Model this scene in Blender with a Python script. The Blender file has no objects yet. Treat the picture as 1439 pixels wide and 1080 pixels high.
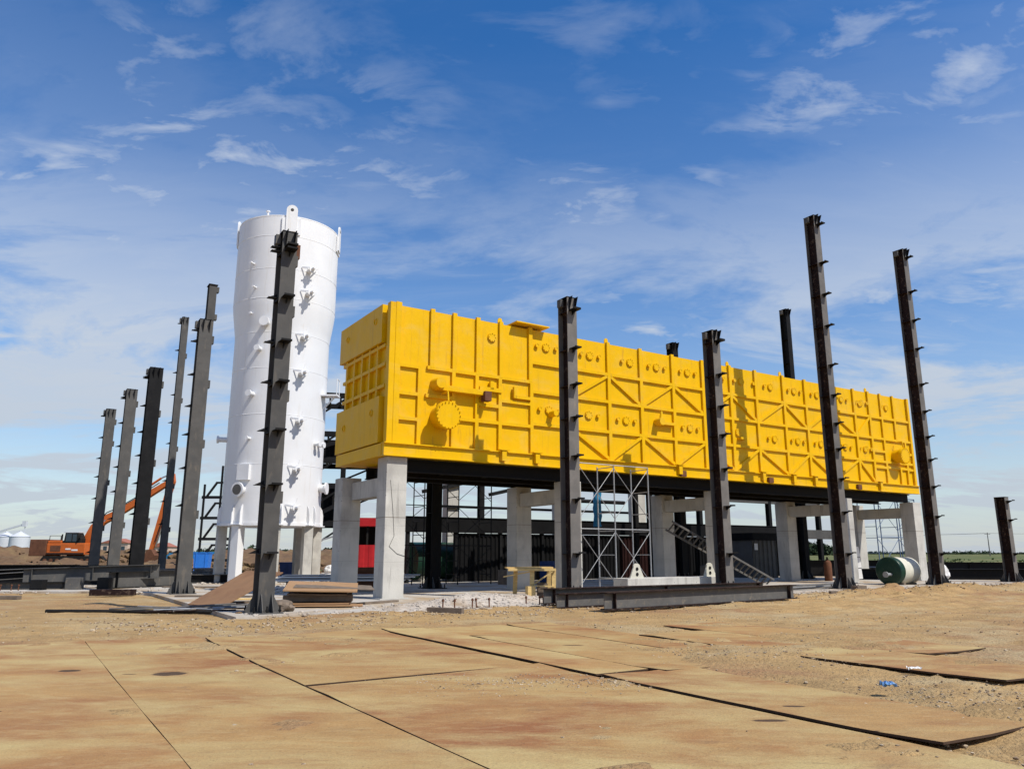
import bpy, bmesh, math, random
from mathutils import Vector, Matrix, noise, Quaternion
random.seed(7)
sc = bpy.context.scene
R_ = math.radians
# ------------------------------------------------------------------ camera
cam_d = bpy.data.cameras.new('camera'); cam = bpy.data.objects.new('camera', cam_d)
sc.collection.objects.link(cam); sc.camera = cam
cam_d.sensor_width = 36.0; cam_d.lens = 36.0 * 1069.0 / 1439.0
cam_d.clip_start = 0.1; cam_d.clip_end = 6000
cam.location = (0, 0, 1.6); cam.rotation_euler = (R_(90) + math.atan(236.0 / 1069.0), 0, 0)
# ------------------------------------------------------------------ sky
SUN_DIR = Vector((0.83, -0.56, 0)).normalized() * math.cos(R_(52)) + Vector((0, 0, math.sin(R_(52))))
world = bpy.data.worlds.new('World'); sc.world = world; world.use_nodes = True
nt = world.node_tree; nt.nodes.clear()
def N(t, tree=None, **kw):
    n = (tree or nt).nodes.new(t)
    for k, v in kw.items(): setattr(n, k, v)
    return n
def L(a, b, tree=None): (tree or nt).links.new(a, b)
def math_n(op, a, b=None, tree=None, clamp=False):
    n = N('ShaderNodeMath', tree, operation=op, use_clamp=clamp)
    for i, x in enumerate((a, b)):
        if x is None: continue
        if isinstance(x, (int, float)): n.inputs[i].default_value = x
        else: L(x, n.inputs[i], tree)
    return n.outputs[0]
def ramp_n(fac, stops, tree=None):
    n = N('ShaderNodeValToRGB', tree); e = n.color_ramp.elements
    while len(e) < len(stops): e.new(0.5)
    for el, (p, c) in zip(e, stops):
        el.position = p; el.color = (c, c, c, 1) if isinstance(c, (int, float)) else (*c, 1)
    L(fac, n.inputs[0], tree); return n.outputs[0]
def mix_n(fac, a, b, tree=None, blend='MIX'):
    n = N('ShaderNodeMix', tree, data_type='RGBA', blend_type=blend)
    for i, x in ((0, fac), (6, a), (7, b)):
        if isinstance(x, (int, float)): n.inputs[i].default_value = x
        elif isinstance(x, tuple): n.inputs[i].default_value = (*x, 1)
        else: L(x, n.inputs[i], tree)
    return n.outputs[2]
def noise_n(vec, scale, detail=5, rough=0.55, dist=0.0, tree=None, dim='3D'):
    n = N('ShaderNodeTexNoise', tree); n.noise_dimensions = dim
    n.inputs['Scale'].default_value = scale; n.inputs['Detail'].default_value = detail
    n.inputs['Roughness'].default_value = rough; n.inputs['Distortion'].default_value = dist
    if vec is not None: L(vec, n.inputs['Vector'], tree)
    return n.outputs['Fac']
def mapping_n(vec, loc=(0, 0, 0), rot=(0, 0, 0), scale=(1, 1, 1), tree=None):
    n = N('ShaderNodeMapping', tree)
    n.inputs[1].default_value = loc; n.inputs[2].default_value = rot; n.inputs[3].default_value = scale
    L(vec, n.inputs[0], tree); return n.outputs[0]
sky = N('ShaderNodeTexSky'); sky.sky_type = 'NISHITA'; sky.sun_disc = False
sky.sun_elevation = R_(52); sky.sun_rotation = math.atan2(SUN_DIR.x, SUN_DIR.y)
sky.air_density = 1.0; sky.dust_density = 0.4; sky.ozone_density = 1.6
tc = N('ShaderNodeTexCoord'); sep = N('ShaderNodeSeparateXYZ'); L(tc.outputs['Generated'], sep.inputs[0])
zc = math_n('MAXIMUM', sep.outputs[2], 0.0)
den = math_n('ADD', zc, 0.16)
px_ = math_n('DIVIDE', sep.outputs[0], den); py_ = math_n('DIVIDE', sep.outputs[1], den)
cmb = N('ShaderNodeCombineXYZ'); L(px_, cmb.inputs[0]); L(py_, cmb.inputs[1])
P = cmb.outputs[0]
hs = N('ShaderNodeHueSaturation'); hs.inputs['Hue'].default_value = 0.507; hs.inputs['Saturation'].default_value = 1.42; hs.inputs['Value'].default_value = 1.0
L(sky.outputs[0], hs.inputs['Color'])
skyc = N('ShaderNodeVectorMath', operation='SCALE'); L(hs.outputs[0], skyc.inputs[0]); skyc.inputs[3].default_value = 0.150
puff = ramp_n(noise_n(mapping_n(P, (3.4, 1.9, 0), (0, 0, .3), (0.85, 1.5, 1)), 4.2, 9, 0.62, 0.35), [(0.47, 0.0), (0.58, 0.55), (0.72, 1.0)])
wisp = ramp_n(noise_n(mapping_n(P, (0.7, 4.2, 0), (0, 0, -.30), (0.6, 1.9, 1)), 3.0, 10, 0.70, 0.9), [(0.46, 0.0), (0.74, 0.75)])
veil = ramp_n(noise_n(mapping_n(P, (8.1, 2.9, 0), (0, 0, .1), (0.8, 1.3, 1)), 1.1, 9, 0.62, 0.5), [(0.40, 0.0), (0.55, 1.0)])
low = ramp_n(zc, [(0.0, 1.0), (0.10, 1.0), (0.25, 0.90), (0.36, 0.50), (0.46, 0.18), (0.58, 0.07), (1.0, 0.05)])
floor_ = ramp_n(zc, [(0.0, 0.88), (0.05, 0.70), (0.14, 0.40), (0.30, 0.15), (0.6, 0.02)])
patch = ramp_n(noise_n(mapping_n(P, (1.6, 6.6, 0)), 0.9, 4, 0.55), [(0.40, 0.0), (0.58, 1.0)])
patch2 = ramp_n(noise_n(mapping_n(P, (5.6, 0.6, 0)), 0.8, 4, 0.55), [(0.42, 0.05), (0.60, 1.0)])
lowveil = math_n('MAXIMUM', math_n('MULTIPLY', low, veil), floor_)
puffs = math_n('MULTIPLY', math_n('MULTIPLY', puff, patch), math_n('ADD', math_n('MULTIPLY', low, 0.50), 0.48))
wisps = math_n('MULTIPLY', math_n('MULTIPLY', wisp, patch2), math_n('ADD', math_n('MULTIPLY', low, 0.45), 0.30))
puff2 = ramp_n(noise_n(mapping_n(P, (6.3, 0.4, 0), (0, 0, .2), (0.8, 1.35, 1)), 6.5, 10, 0.60, 0.4), [(0.47, 0.0), (0.56, 0.5), (0.70, 1.0)])
patch3 = ramp_n(noise_n(mapping_n(P, (2.9, 3.3, 0)), 1.6, 4, 0.55), [(0.46, 0.0), (0.60, 1.0)])
mid_ = ramp_n(zc, [(0.0, 0.5), (0.25, 1.0), (0.45, 0.85), (0.62, 0.45), (1.0, 0.3)])
puffs2 = math_n('MULTIPLY', math_n('MULTIPLY', math_n('MULTIPLY', puff2, patch3), mid_), 0.95)
cl = math_n('MAXIMUM', lowveil, math_n('MAXIMUM', math_n('MAXIMUM', puffs, puffs2), wisps), clamp=True)
cl = math_n('ADD', cl, math_n('MULTIPLY', math_n('MULTIPLY', wisp, low), 0.22), clamp=True)
cloudcol = mix_n(ramp_n(zc, [(0.0, 0.0), (0.40, 1.0)]), (0.50, 0.56, 0.64), (0.64, 0.70, 0.79))
skymix = mix_n(math_n('MULTIPLY', cl, 0.93), skyc.outputs[0], cloudcol)
bg = N('ShaderNodeBackground'); L(skymix, bg.inputs[0]); bg.inputs[1].default_value = 1.0
wo = N('ShaderNodeOutputWorld'); L(bg.outputs[0], wo.inputs[0])
# ------------------------------------------------------------------ sun and exposure
sd = bpy.data.lights.new('sun', 'SUN'); sd.energy = 5.0; sd.angle = R_(0.5); sd.color = (1.0, 0.95, 0.87)
sun = bpy.data.objects.new('sun', sd); sc.collection.objects.link(sun)
sun.rotation_euler = (-SUN_DIR).to_track_quat('-Z', 'Y').to_euler(); sun.location = SUN_DIR * 60
vs = sc.view_settings; vs.view_transform = 'Standard'; vs.look = 'None'; vs.exposure = 0.0; vs.gamma = 1.0; vs.use_curve_mapping = False
sc.cycles.max_bounces = 6; sc.cycles.use_denoising = True
# ------------------------------------------------------------------ site frame
ANG = R_(32.8); UX, UY = math.cos(ANG), math.sin(ANG); OX, OY = -4.40, 26.35
def W(u, v, z=0.0): return Vector((OX + u * UX - v * UY, OY + u * UY + v * UX, z))   # along the chamber, across it, up
# ------------------------------------------------------------------ materials
M = {}
def mat(name, base, rough=0.7, var=0.12, scale=3.0, metal=0.0, bump=0.0, bscale=40.0, second=None, sec_lo=0.5, sec_hi=0.7, sec_scale=1.2,
        stretch=(1, 1, 1), coords='Object', rnd=0.0, spec=0.25, third=None, th_lo=0.55, th_hi=0.7, th_scale=6.0, th_stretch=(1, 1, 1)):
    m = bpy.data.materials.new(name); m.use_nodes = True; t = m.node_tree
    b = t.nodes['Principled BSDF']; b.inputs['Metallic'].default_value = metal; b.inputs['Specular IOR Level'].default_value = spec
    if coords == 'World': vec = N('ShaderNodeNewGeometry', t).outputs['Position']
    else: vec = N('ShaderNodeTexCoord', t).outputs['Object']
    if rnd:
        oi = N('ShaderNodeObjectInfo', t); av = N('ShaderNodeVectorMath', t, operation='ADD'); L(vec, av.inputs[0], t)
        sv = N('ShaderNodeVectorMath', t, operation='SCALE'); sv.inputs[0].default_value = (31, 57, 17); L(oi.outputs['Random'], sv.inputs[3], t); L(sv.outputs[0], av.inputs[1], t)
        vec = av.outputs[0]
    v2 = mapping_n(vec, scale=stretch, tree=t)
    f = noise_n(v2, scale, 6, 0.6, 0.2, t)
    lo = tuple(c * (1 - var) for c in base); hi = tuple(min(1, c * (1 + var)) for c in base)
    col = mix_n(ramp_n(f, [(0.3, 0.0), (0.7, 1.0)], t), lo, hi, t)
    if second:
        s = ramp_n(noise_n(v2, sec_scale, 6, 0.62, 0.4, t), [(sec_lo, 0.0), (sec_hi, 1.0)], t)
        col = mix_n(s, col, second, t)
    if third:
        s = ramp_n(noise_n(mapping_n(vec, (5, 3, 1), scale=th_stretch, tree=t), th_scale, 7, 0.65, 0.3, t), [(th_lo, 0.0), (th_hi, 1.0)], t)
        col = mix_n(s, col, third, t)
    if rnd:
        mm = math_n('ADD', math_n('MULTIPLY', oi.outputs['Random'], 2 * rnd, t), 1 - rnd, t)
        hsn = N('ShaderNodeHueSaturation', t); L(col, hsn.inputs['Color'], t); L(mm, hsn.inputs['Value'], t); col = hsn.outputs[0]
    L(col, b.inputs['Base Color'], t)
    rr = ramp_n(f, [(0.3, max(0, rough - 0.08)), (0.7, min(1, rough + 0.08))], t); L(rr, b.inputs['Roughness'], t)
    if bump:
        bn = N('ShaderNodeBump', t); bn.inputs['Strength'].default_value = 1.0; bn.inputs['Distance'].default_value = bump
        L(noise_n(vec, bscale, 5, 0.6, 0, t), bn.inputs['Height'], t); L(bn.outputs[0], b.inputs['Normal'], t)
    M[name] = m; return m
mat('yellow_paint', (0.73, 0.425, 0.002), 0.42, 0.05, 1.2, bump=0.022, bscale=1.3, spec=0.12, second=(0.68, 0.385, 0.003), sec_lo=0.50, sec_hi=0.75, stretch=(1, 1, 0.35), third=(0.50, 0.27, 0.025), th_lo=0.60, th_hi=0.80, th_scale=2.0, th_stretch=(2.5, 2.5, .4), coords='World')
def yellow_wear(m):                                  # drips, dust and scuffs in the paint
    t = m.node_tree; b = t.nodes['Principled BSDF']; col = b.inputs['Base Color'].links[0].from_socket
    pos = N('ShaderNodeNewGeometry', t).outputs['Position']
    dr = noise_n(mapping_n(pos, (2, 5, 0), scale=(6, 6, .35), tree=t), 1.0, 8, .7, .2, t); col = mix_n(math_n('MULTIPLY', ramp_n(dr, [(.56, 0.0), (.72, 1.0)], t), .45, t), col, (.42, .22, .03), t)
    du = noise_n(mapping_n(pos, (1, 1, 4), scale=(1, 1, 1.6), tree=t), .9, 8, .65, .6, t); col = mix_n(math_n('MULTIPLY', ramp_n(du, [(.50, 0.0), (.70, 1.0)], t), .30, t), col, (.62, .44, .12), t)
    sc_ = noise_n(pos, 9, 6, .75, 1.2, t); col = mix_n(math_n('MULTIPLY', ramp_n(sc_, [(.66, 0.0), (.72, 1.0)], t), .5, t), col, (.30, .17, .05), t)
    L(col, b.inputs['Base Color'], t)
yellow_wear(M['yellow_paint'])
mat('grey_primer', (0.086, 0.083, 0.078), 0.55, 0.14, 2.5, rnd=0.18, bump=0.002, bscale=14, second=(0.070, 0.070, 0.069), third=(0.17, 0.145, 0.115), th_lo=0.56, th_hi=0.80, th_scale=3.0, th_stretch=(2, 2, .5), spec=0.15)
mat('dusty_primer', (0.150, 0.139, 0.127), 0.55, 0.14, 2.5, rnd=0.10, bump=0.002, bscale=14, spec=0.15, second=(0.120, 0.113, 0.104), third=(0.23, 0.195, 0.155), th_lo=0.58, th_hi=0.80, th_scale=3.0, th_stretch=(2, 2, .5))
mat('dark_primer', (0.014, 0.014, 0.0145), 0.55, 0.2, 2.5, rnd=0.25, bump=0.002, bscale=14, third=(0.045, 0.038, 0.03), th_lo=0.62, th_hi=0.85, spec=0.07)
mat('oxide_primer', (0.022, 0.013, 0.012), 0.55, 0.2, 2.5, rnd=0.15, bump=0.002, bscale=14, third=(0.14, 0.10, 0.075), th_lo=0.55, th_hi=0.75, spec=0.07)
mat('web_grey', (0.105, 0.10, 0.093), 0.6, 0.15, 3, bump=0.002, bscale=14, third=(0.22, 0.18, 0.13), th_lo=0.55, th_hi=0.75)
mat('concrete', (0.49, 0.475, 0.43), 0.85, 0.12, 1.4, rnd=0.08, bump=0.006, bscale=18, second=(0.33, 0.315, 0.29), sec_lo=0.5, sec_hi=0.72, stretch=(1, 1, .5), third=(0.25, 0.235, 0.21), th_lo=0.6, th_hi=0.75, th_scale=1.6, th_stretch=(3, 3, .3))
def board_marks(m):                                   # formwork lines and tie holes as fine relief
    t = m.node_tree; b = t.nodes['Principled BSDF']; col = b.inputs['Base Color'].links[0].from_socket
    oc = N('ShaderNodeTexCoord', t).outputs['Object']; se = N('ShaderNodeSeparateXYZ', t); L(oc, se.inputs[0], t)
    zz = math_n('FRACT', math_n('MULTIPLY', se.outputs[2], 1 / 1.22, t), None, t); ln = ramp_n(zz, [(0.0, 1.0), (0.012, 0.0)], t)
    band = ramp_n(noise_n(mapping_n(oc, scale=(.2, .2, .8), tree=t), 1.0, 2, .5, 0, t), [(.45, 0.0), (.6, 1.0)], t)
    col = mix_n(math_n('MULTIPLY', ln, .55, t), col, (.16, .15, .135), t); col = mix_n(math_n('MULTIPLY', band, .35, t), col, (.30, .285, .255), t)
    vo = N('ShaderNodeTexVoronoi', t); vo.inputs['Scale'].default_value = 2.6; vo.inputs['Randomness'].default_value = .15; L(oc, vo.inputs['Vector'], t)
    col = mix_n(math_n('MULTIPLY', ramp_n(vo.outputs['Distance'], [(.05, 1.0), (.075, 0.0)], t), .6, t), col, (.12, .11, .10), t)
    L(col, b.inputs['Base Color'], t)
board_marks(M['concrete'])
mat('slab_concrete', (0.46, 0.43, 0.38), 0.9, 0.12, 0.8, bump=0.01, bscale=8, second=(0.36, 0.265, 0.16), sec_lo=0.44, sec_hi=0.62, sec_scale=0.5, third=(0.30, 0.27, 0.23), th_lo=0.58, th_hi=0.72, th_scale=1.5, coords='World')
grit_later = 'slab_concrete'
mat('white_paint', (0.735, 0.74, 0.745), 0.45, 0.04, 0.8, bump=0.004, bscale=1.5, second=(0.74, 0.755, 0.77), sec_lo=0.5, sec_hi=0.7, third=(0.60, 0.56, 0.49), th_lo=0.56, th_hi=0.82, th_scale=1.4, th_stretch=(2, 2, .18))
mat('steel_plate', (0.385, 0.230, 0.088), 0.8, 0.10, 2.6, coords='World', bump=0.008, bscale=30, second=(0.275, 0.115, 0.045), sec_lo=0.43, sec_hi=0.66, sec_scale=0.5, stretch=(0.7, 1.3, 1), third=(0.46, 0.345, 0.15), th_lo=0.45, th_hi=0.64, th_scale=0.55, th_stretch=(.75, 1.35, 1), rnd=0.05)
def grit(m, amount=.5, dark=(0.12, 0.075, 0.04), pale=(0.48, 0.36, 0.18)):     # fine grain, drifted dust and small stains on top of a ground colour
    t = m.node_tree; b = t.nodes['Principled BSDF']; col = b.inputs['Base Color'].links[0].from_socket
    pos = N('ShaderNodeNewGeometry', t).outputs['Position']
    fine = noise_n(pos, 55, 3, .7, 0, t); col = mix_n(math_n('MULTIPLY', ramp_n(fine, [(.38, 1.0), (.55, 0.0)], t), .30 * amount, t), col, dark, t)
    mid = noise_n(mapping_n(pos, (7, 2, 0), (0, 0, .12), (1, 2.6, 1), t), 3.2, 8, .72, .8, t); col = mix_n(math_n('MULTIPLY', ramp_n(mid, [(.50, 0.0), (.68, 1.0)], t), .45 * amount, t), col, pale, t)
    st = noise_n(mapping_n(pos, (1, 9, 0), (0, 0, .1), (1, 2.2, 1), t), 1.15, 8, .70, 1.0, t); col = mix_n(math_n('MULTIPLY', ramp_n(st, [(.60, 0.0), (.72, 1.0)], t), .75 * amount, t), col, (dark[0] * 1.6, dark[1] * 1.6, dark[2] * 1.6), t)
    sp_ = N('ShaderNodeTexVoronoi', t); sp_.inputs['Scale'].default_value = 9.0; L(pos, sp_.inputs['Vector'], t)
    col = mix_n(math_n('MULTIPLY', ramp_n(sp_.outputs['Distance'], [(.05, 1.0), (.13, 0.0)], t), .6 * amount, t), col, dark, t)
    L(col, b.inputs['Base Color'], t)
grit(M['steel_plate'], .75)
def stain(m, x, y, rx, ry, c):                       # an oil stain with a shape of its own
    t = m.node_tree; b = t.nodes['Principled BSDF']; col = b.inputs['Base Color'].links[0].from_socket
    pos = N('ShaderNodeNewGeometry', t).outputs['Position']
    mp = mapping_n(pos, (-x / rx, -y / ry, 0), (0, 0, 0), (1 / rx, 1 / ry, 0), t)
    ln = N('ShaderNodeVectorMath', t, operation='LENGTH'); L(mp, ln.inputs[0], t)
    d = math_n('ADD', ln.outputs['Value'], math_n('MULTIPLY', math_n('SUBTRACT', noise_n(pos, 7, 4, .6, 0, t), .5, t), .7, t), t)
    L(mix_n(ramp_n(d, [(.78, .92), (1.0, 0.0)], t), col, c, t), b.inputs['Base Color'], t)
for sx_, sy_, ra, rb in ((-4.53, 10.66, .24, .19), (-6.0, 10.9, .17, .11), (-5.05, 10.62, .10, .03), (2.9, 8.35, .14, .05), (2.45, 7.75, .18, .06), (1.05, 13.7, .2, .06), (3.2, 7.2, .05, .02), (-5.2, 8.2, .06, .03)): stain(M['steel_plate'], sx_, sy_, ra, rb, (.055, .032, .020))
mat('brown_sheet', (0.25, 0.14, 0.072), 0.75, 0.1, 2, bump=0.003, bscale=20, second=(0.20, 0.105, 0.055), sec_lo=0.5, sec_hi=0.7)
mat('rust_edge', (0.06, 0.035, 0.022), 0.85, 0.25, 8)
mat('tan_sheet', (0.34, 0.205, 0.105), 0.75, 0.1, 2, bump=0.003, bscale=20, second=(0.38, 0.215, 0.11), sec_lo=0.5, sec_hi=0.7)
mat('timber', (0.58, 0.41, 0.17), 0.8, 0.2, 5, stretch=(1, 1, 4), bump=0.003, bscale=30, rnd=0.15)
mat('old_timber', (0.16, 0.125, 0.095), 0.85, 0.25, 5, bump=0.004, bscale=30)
mat('galvanised', (0.30, 0.305, 0.31), 0.5, 0.12, 8, metal=0.3)
mat('blue_scaffold', (0.10, 0.15, 0.24), 0.5, 0.15, 8)
mat('red_paint', (0.38, 0.014, 0.018), 0.5, 0.12, 3)
mat('blue_sheet', (0.03, 0.22, 0.42), 0.6, 0.15, 4, bump=0.02, bscale=6)
mat('navy_paint', (0.02, 0.045, 0.16), 0.5, 0.15, 4)
mat('bright_blue', (0.03, 0.18, 0.60), 0.5, 0.1, 4)
mat('green_plastic', (0.010, 0.036, 0.022), 0.35, 0.2, 3, third=(0.06, 0.10, 0.07), th_lo=0.6, th_hi=0.8)
mat('pale_fibre', (0.55, 0.53, 0.44), 0.7, 0.1, 4, bump=0.004, bscale=25)
mat('orange_paint', (0.50, 0.115, 0.022), 0.45, 0.12, 3, third=(0.40, 0.12, 0.04), th_lo=0.6, th_hi=0.8)
mat('black_rubber', (0.02, 0.019, 0.018), 0.75, 0.2, 5, spec=0.07)
mat('rust', (0.13, 0.055, 0.03), 0.85, 0.25, 4)
mat('chrome', (0.5, 0.5, 0.5), 0.25, 0.05, 4, metal=0.9)
mat('window_glass', (0.04, 0.06, 0.075), 0.1, 0.1, 3)
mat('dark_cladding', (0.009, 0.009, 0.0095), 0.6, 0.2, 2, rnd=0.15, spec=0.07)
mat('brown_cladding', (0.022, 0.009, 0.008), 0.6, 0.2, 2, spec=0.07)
mat('grey_cladding', (0.10, 0.098, 0.094), 0.6, 0.2, 2)
mat('silo_metal', (0.55, 0.57, 0.60), 0.5, 0.05, 3)
mat('cream_wall', (0.55, 0.42, 0.33), 0.8, 0.1, 3)
mat('roof_red', (0.32, 0.12, 0.08), 0.8, 0.1, 3)
mat('dirt', (0.385, 0.25, 0.108), 0.95, 0.22, 0.9, coords='World', bump=0.05, bscale=17, second=(0.28, 0.145, 0.075), sec_lo=0.50, sec_hi=0.68, sec_scale=0.16, stretch=(1, 1.6, 1), third=(0.43, 0.325, 0.175), th_lo=0.50, th_hi=0.66, th_scale=0.45, th_stretch=(1, 1.5, 1))
grit(M['dirt'], .9); grit(M[grit_later], .5, (.16, .12, .08), (.5, .42, .30))
mat('mound_dirt', (0.145, 0.088, 0.048), 0.95, 0.25, 1.2, coords='World', bump=0.08, bscale=4, second=(0.20, 0.135, 0.065), sec_lo=0.50, sec_hi=0.66, sec_scale=0.35, third=(0.15, 0.085, 0.055), th_lo=0.55, th_hi=0.7, th_scale=1.3)
mat('gravel', (0.45, 0.40, 0.34), 0.9, 0.25, 9, coords='World', bump=0.02, bscale=40, second=(0.33, 0.25, 0.17), sec_scale=0.8)
mat('pebble', (0.40, 0.32, 0.22), 0.9, 0.35, 6, coords='World', third=(0.20, 0.14, 0.09), th_lo=0.5, th_hi=0.55, th_scale=9)
mat('grass', (0.085, 0.105, 0.026), 0.95, 0.3, 0.12, coords='World', second=(0.19, 0.165, 0.060), sec_lo=0.45, sec_hi=0.62, sec_scale=0.05, stretch=(.5, 1.5, 1), third=(0.045, 0.070, 0.018), th_lo=0.5, th_hi=0.62, th_scale=0.3)
mat('leaf', (0.060, 0.085, 0.022), 0.8, 0.4, 0.8, coords='World')
mat('leaf_dark', (0.030, 0.050, 0.022), 0.85, 0.35, 0.1, coords='World')
mat('trash_white', (0.75, 0.74, 0.72), 0.6, 0.05, 9)
mat('trash_blue', (0.12, 0.26, 0.48), 0.5, 0.15, 20)
mat('oil_stain', (0.085, 0.052, 0.034), 0.5, 0.3, 9)
# ------------------------------------------------------------------ mesh helpers
class MB:
    def __init__(s): s.v = []; s.f = []
    def add(s, vs_, fs):
        n = len(s.v); s.v += [tuple(x) for x in vs_]; s.f += [tuple(i + n for i in f) for f in fs]; return s
    def box(s, c, d, rot=None):
        x, y, z = (k / 2 for k in d)
        pts = [Vector((sx * x, sy * y, sz * z)) for sz in (-1, 1) for sy in (-1, 1) for sx in (-1, 1)]
        if rot is not None: pts = [rot @ p for p in pts]
        c = Vector(c)
        return s.add([p + c for p in pts], [(0, 2, 3, 1), (4, 5, 7, 6), (0, 1, 5, 4), (2, 6, 7, 3), (0, 4, 6, 2), (1, 3, 7, 5)])
    def b2(s, x0, x1, y0, y1, z0, z1): return s.box(((x0 + x1) / 2, (y0 + y1) / 2, (z0 + z1) / 2), (x1 - x0, y1 - y0, z1 - z0))
    def bar(s, p0, p1, w, h, up=(0, 0, 1)):
        p0, p1 = Vector(p0), Vector(p1); d = p1 - p0; z = d.normalized(); up = Vector(up)
        if abs(z.dot(up)) > 0.99: up = Vector((0, 1, 0))
        x = up.cross(z).normalized(); y = z.cross(x)
        return s.box((p0 + p1) / 2, (w, h, d.length), Matrix((x, y, z)).transposed())
    def cyl(s, p0, p1, r0, r1=None, n=14, caps=True):
        r1 = r0 if r1 is None else r1
        p0, p1 = Vector(p0), Vector(p1); z = (p1 - p0).normalized(); up = Vector((0, 0, 1)) if abs(z.z) < 0.95 else Vector((1, 0, 0))
        x = up.cross(z).normalized(); y = z.cross(x)
        vs_ = []
        for p, r in ((p0, r0), (p1, r1)):
            for i in range(n):
                a = 2 * math.pi * i / n; vs_.append(p + (x * math.cos(a) + y * math.sin(a)) * r)
        fs = [(i, (i + 1) % n, n + (i + 1) % n, n + i) for i in range(n)]
        if caps: fs += [tuple(reversed(range(n))), tuple(range(n, 2 * n))]
        return s.add(vs_, fs)
    def tube(s, pts, r, n=8):
        for a, b in zip(pts, pts[1:]): s.cyl(a, b, r, None, n)
        return s
    def ring(s, c, axis, r0, r1, depth, n=20):       # flat ring with a hole
        z = Vector(axis).normalized(); up = Vector((0, 0, 1)) if abs(z.z) < 0.95 else Vector((1, 0, 0)); x = up.cross(z).normalized(); y = z.cross(x); c = Vector(c)
        vs_ = []
        for r, h in ((r1, 0), (r1, depth), (r0, depth), (r0, 0)):
            for i in range(n):
                a = 2 * math.pi * i / n; vs_.append(c + z * h + (x * math.cos(a) + y * math.sin(a)) * r)
        fs = []
        for k in range(4):
            for i in range(n):
                j = (i + 1) % n; fs.append((k * n + i, k * n + j, ((k + 1) % 4) * n + j, ((k + 1) % 4) * n + i))
        return s.add(vs_, fs)
    def prism(s, poly, a, b, fn):                     # poly of 2-D points extruded from a to b, fn(p, q, t) -> xyz
        n = len(poly); vs_ = [fn(p, q, t) for t in (a, b) for p, q in poly]
        return s.add(vs_, [tuple(range(n)), tuple(reversed(range(n, 2 * n)))] + [(i, n + i, n + (i + 1) % n, (i + 1) % n) for i in range(n)])
    def lathe(s, prof, c=(0, 0, 0), n=48, cap0=True, cap1=True):
        c = Vector(c); vs_ = []
        for r, z in prof:
            for i in range(n):
                a = 2 * math.pi * i / n; vs_.append(c + Vector((r * math.cos(a), r * math.sin(a), z)))
        fs = []
        for k in range(len(prof) - 1):
            for i in range(n): j = (i + 1) % n; fs.append((k * n + i, k * n + j, (k + 1) * n + j, (k + 1) * n + i))
        if cap0: fs.append(tuple(reversed(range(n))))
        if cap1: fs.append(tuple(range((len(prof) - 1) * n, len(prof) * n)))
        return s.add(vs_, fs)
    def mesh(s, name, m, smooth=None):
        me = bpy.data.meshes.new(name); me.from_pydata(s.v, [], s.f)
        bm = bmesh.new(); bm.from_mesh(me); bmesh.ops.recalc_face_normals(bm, faces=bm.faces); bm.to_mesh(me); bm.free()
        if m: me.materials.append(M[m])
        if smooth:
            me.polygons.foreach_set('use_smooth', [True] * len(me.polygons)); me.set_sharp_from_angle(angle=R_(smooth))
        me.update(); return me
def obj(name, data, m=None, parent=None, loc=(0, 0, 0), rot=(0, 0, 0), smooth=None, bevel=0):
    me = data.mesh(name, m, smooth) if isinstance(data, MB) else data
    o = bpy.data.objects.new(name, me); sc.collection.objects.link(o); o.parent = parent; o.location = loc; o.rotation_euler = rot
    if bevel:
        bv = o.modifiers.new('bevel', 'BEVEL'); bv.width = bevel; bv.segments = 2; bv.limit_method = 'ANGLE'
    return o
def tag(o, label=None, cat=None, group=None, kind=None):
    if label: o['label'] = label
    if cat: o['category'] = cat
    if group: o['group'] = group
    if kind or cat: o['kind'] = kind or 'thing'
    return o
def thing(name, label, cat, loc=(0, 0, 0), rz=0.0, group=None):
    o = bpy.data.objects.new(name, None); sc.collection.objects.link(o); o.location = loc; o.rotation_euler = (0, 0, rz); o.empty_display_size = .2
    return tag(o, label, cat, group)
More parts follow.
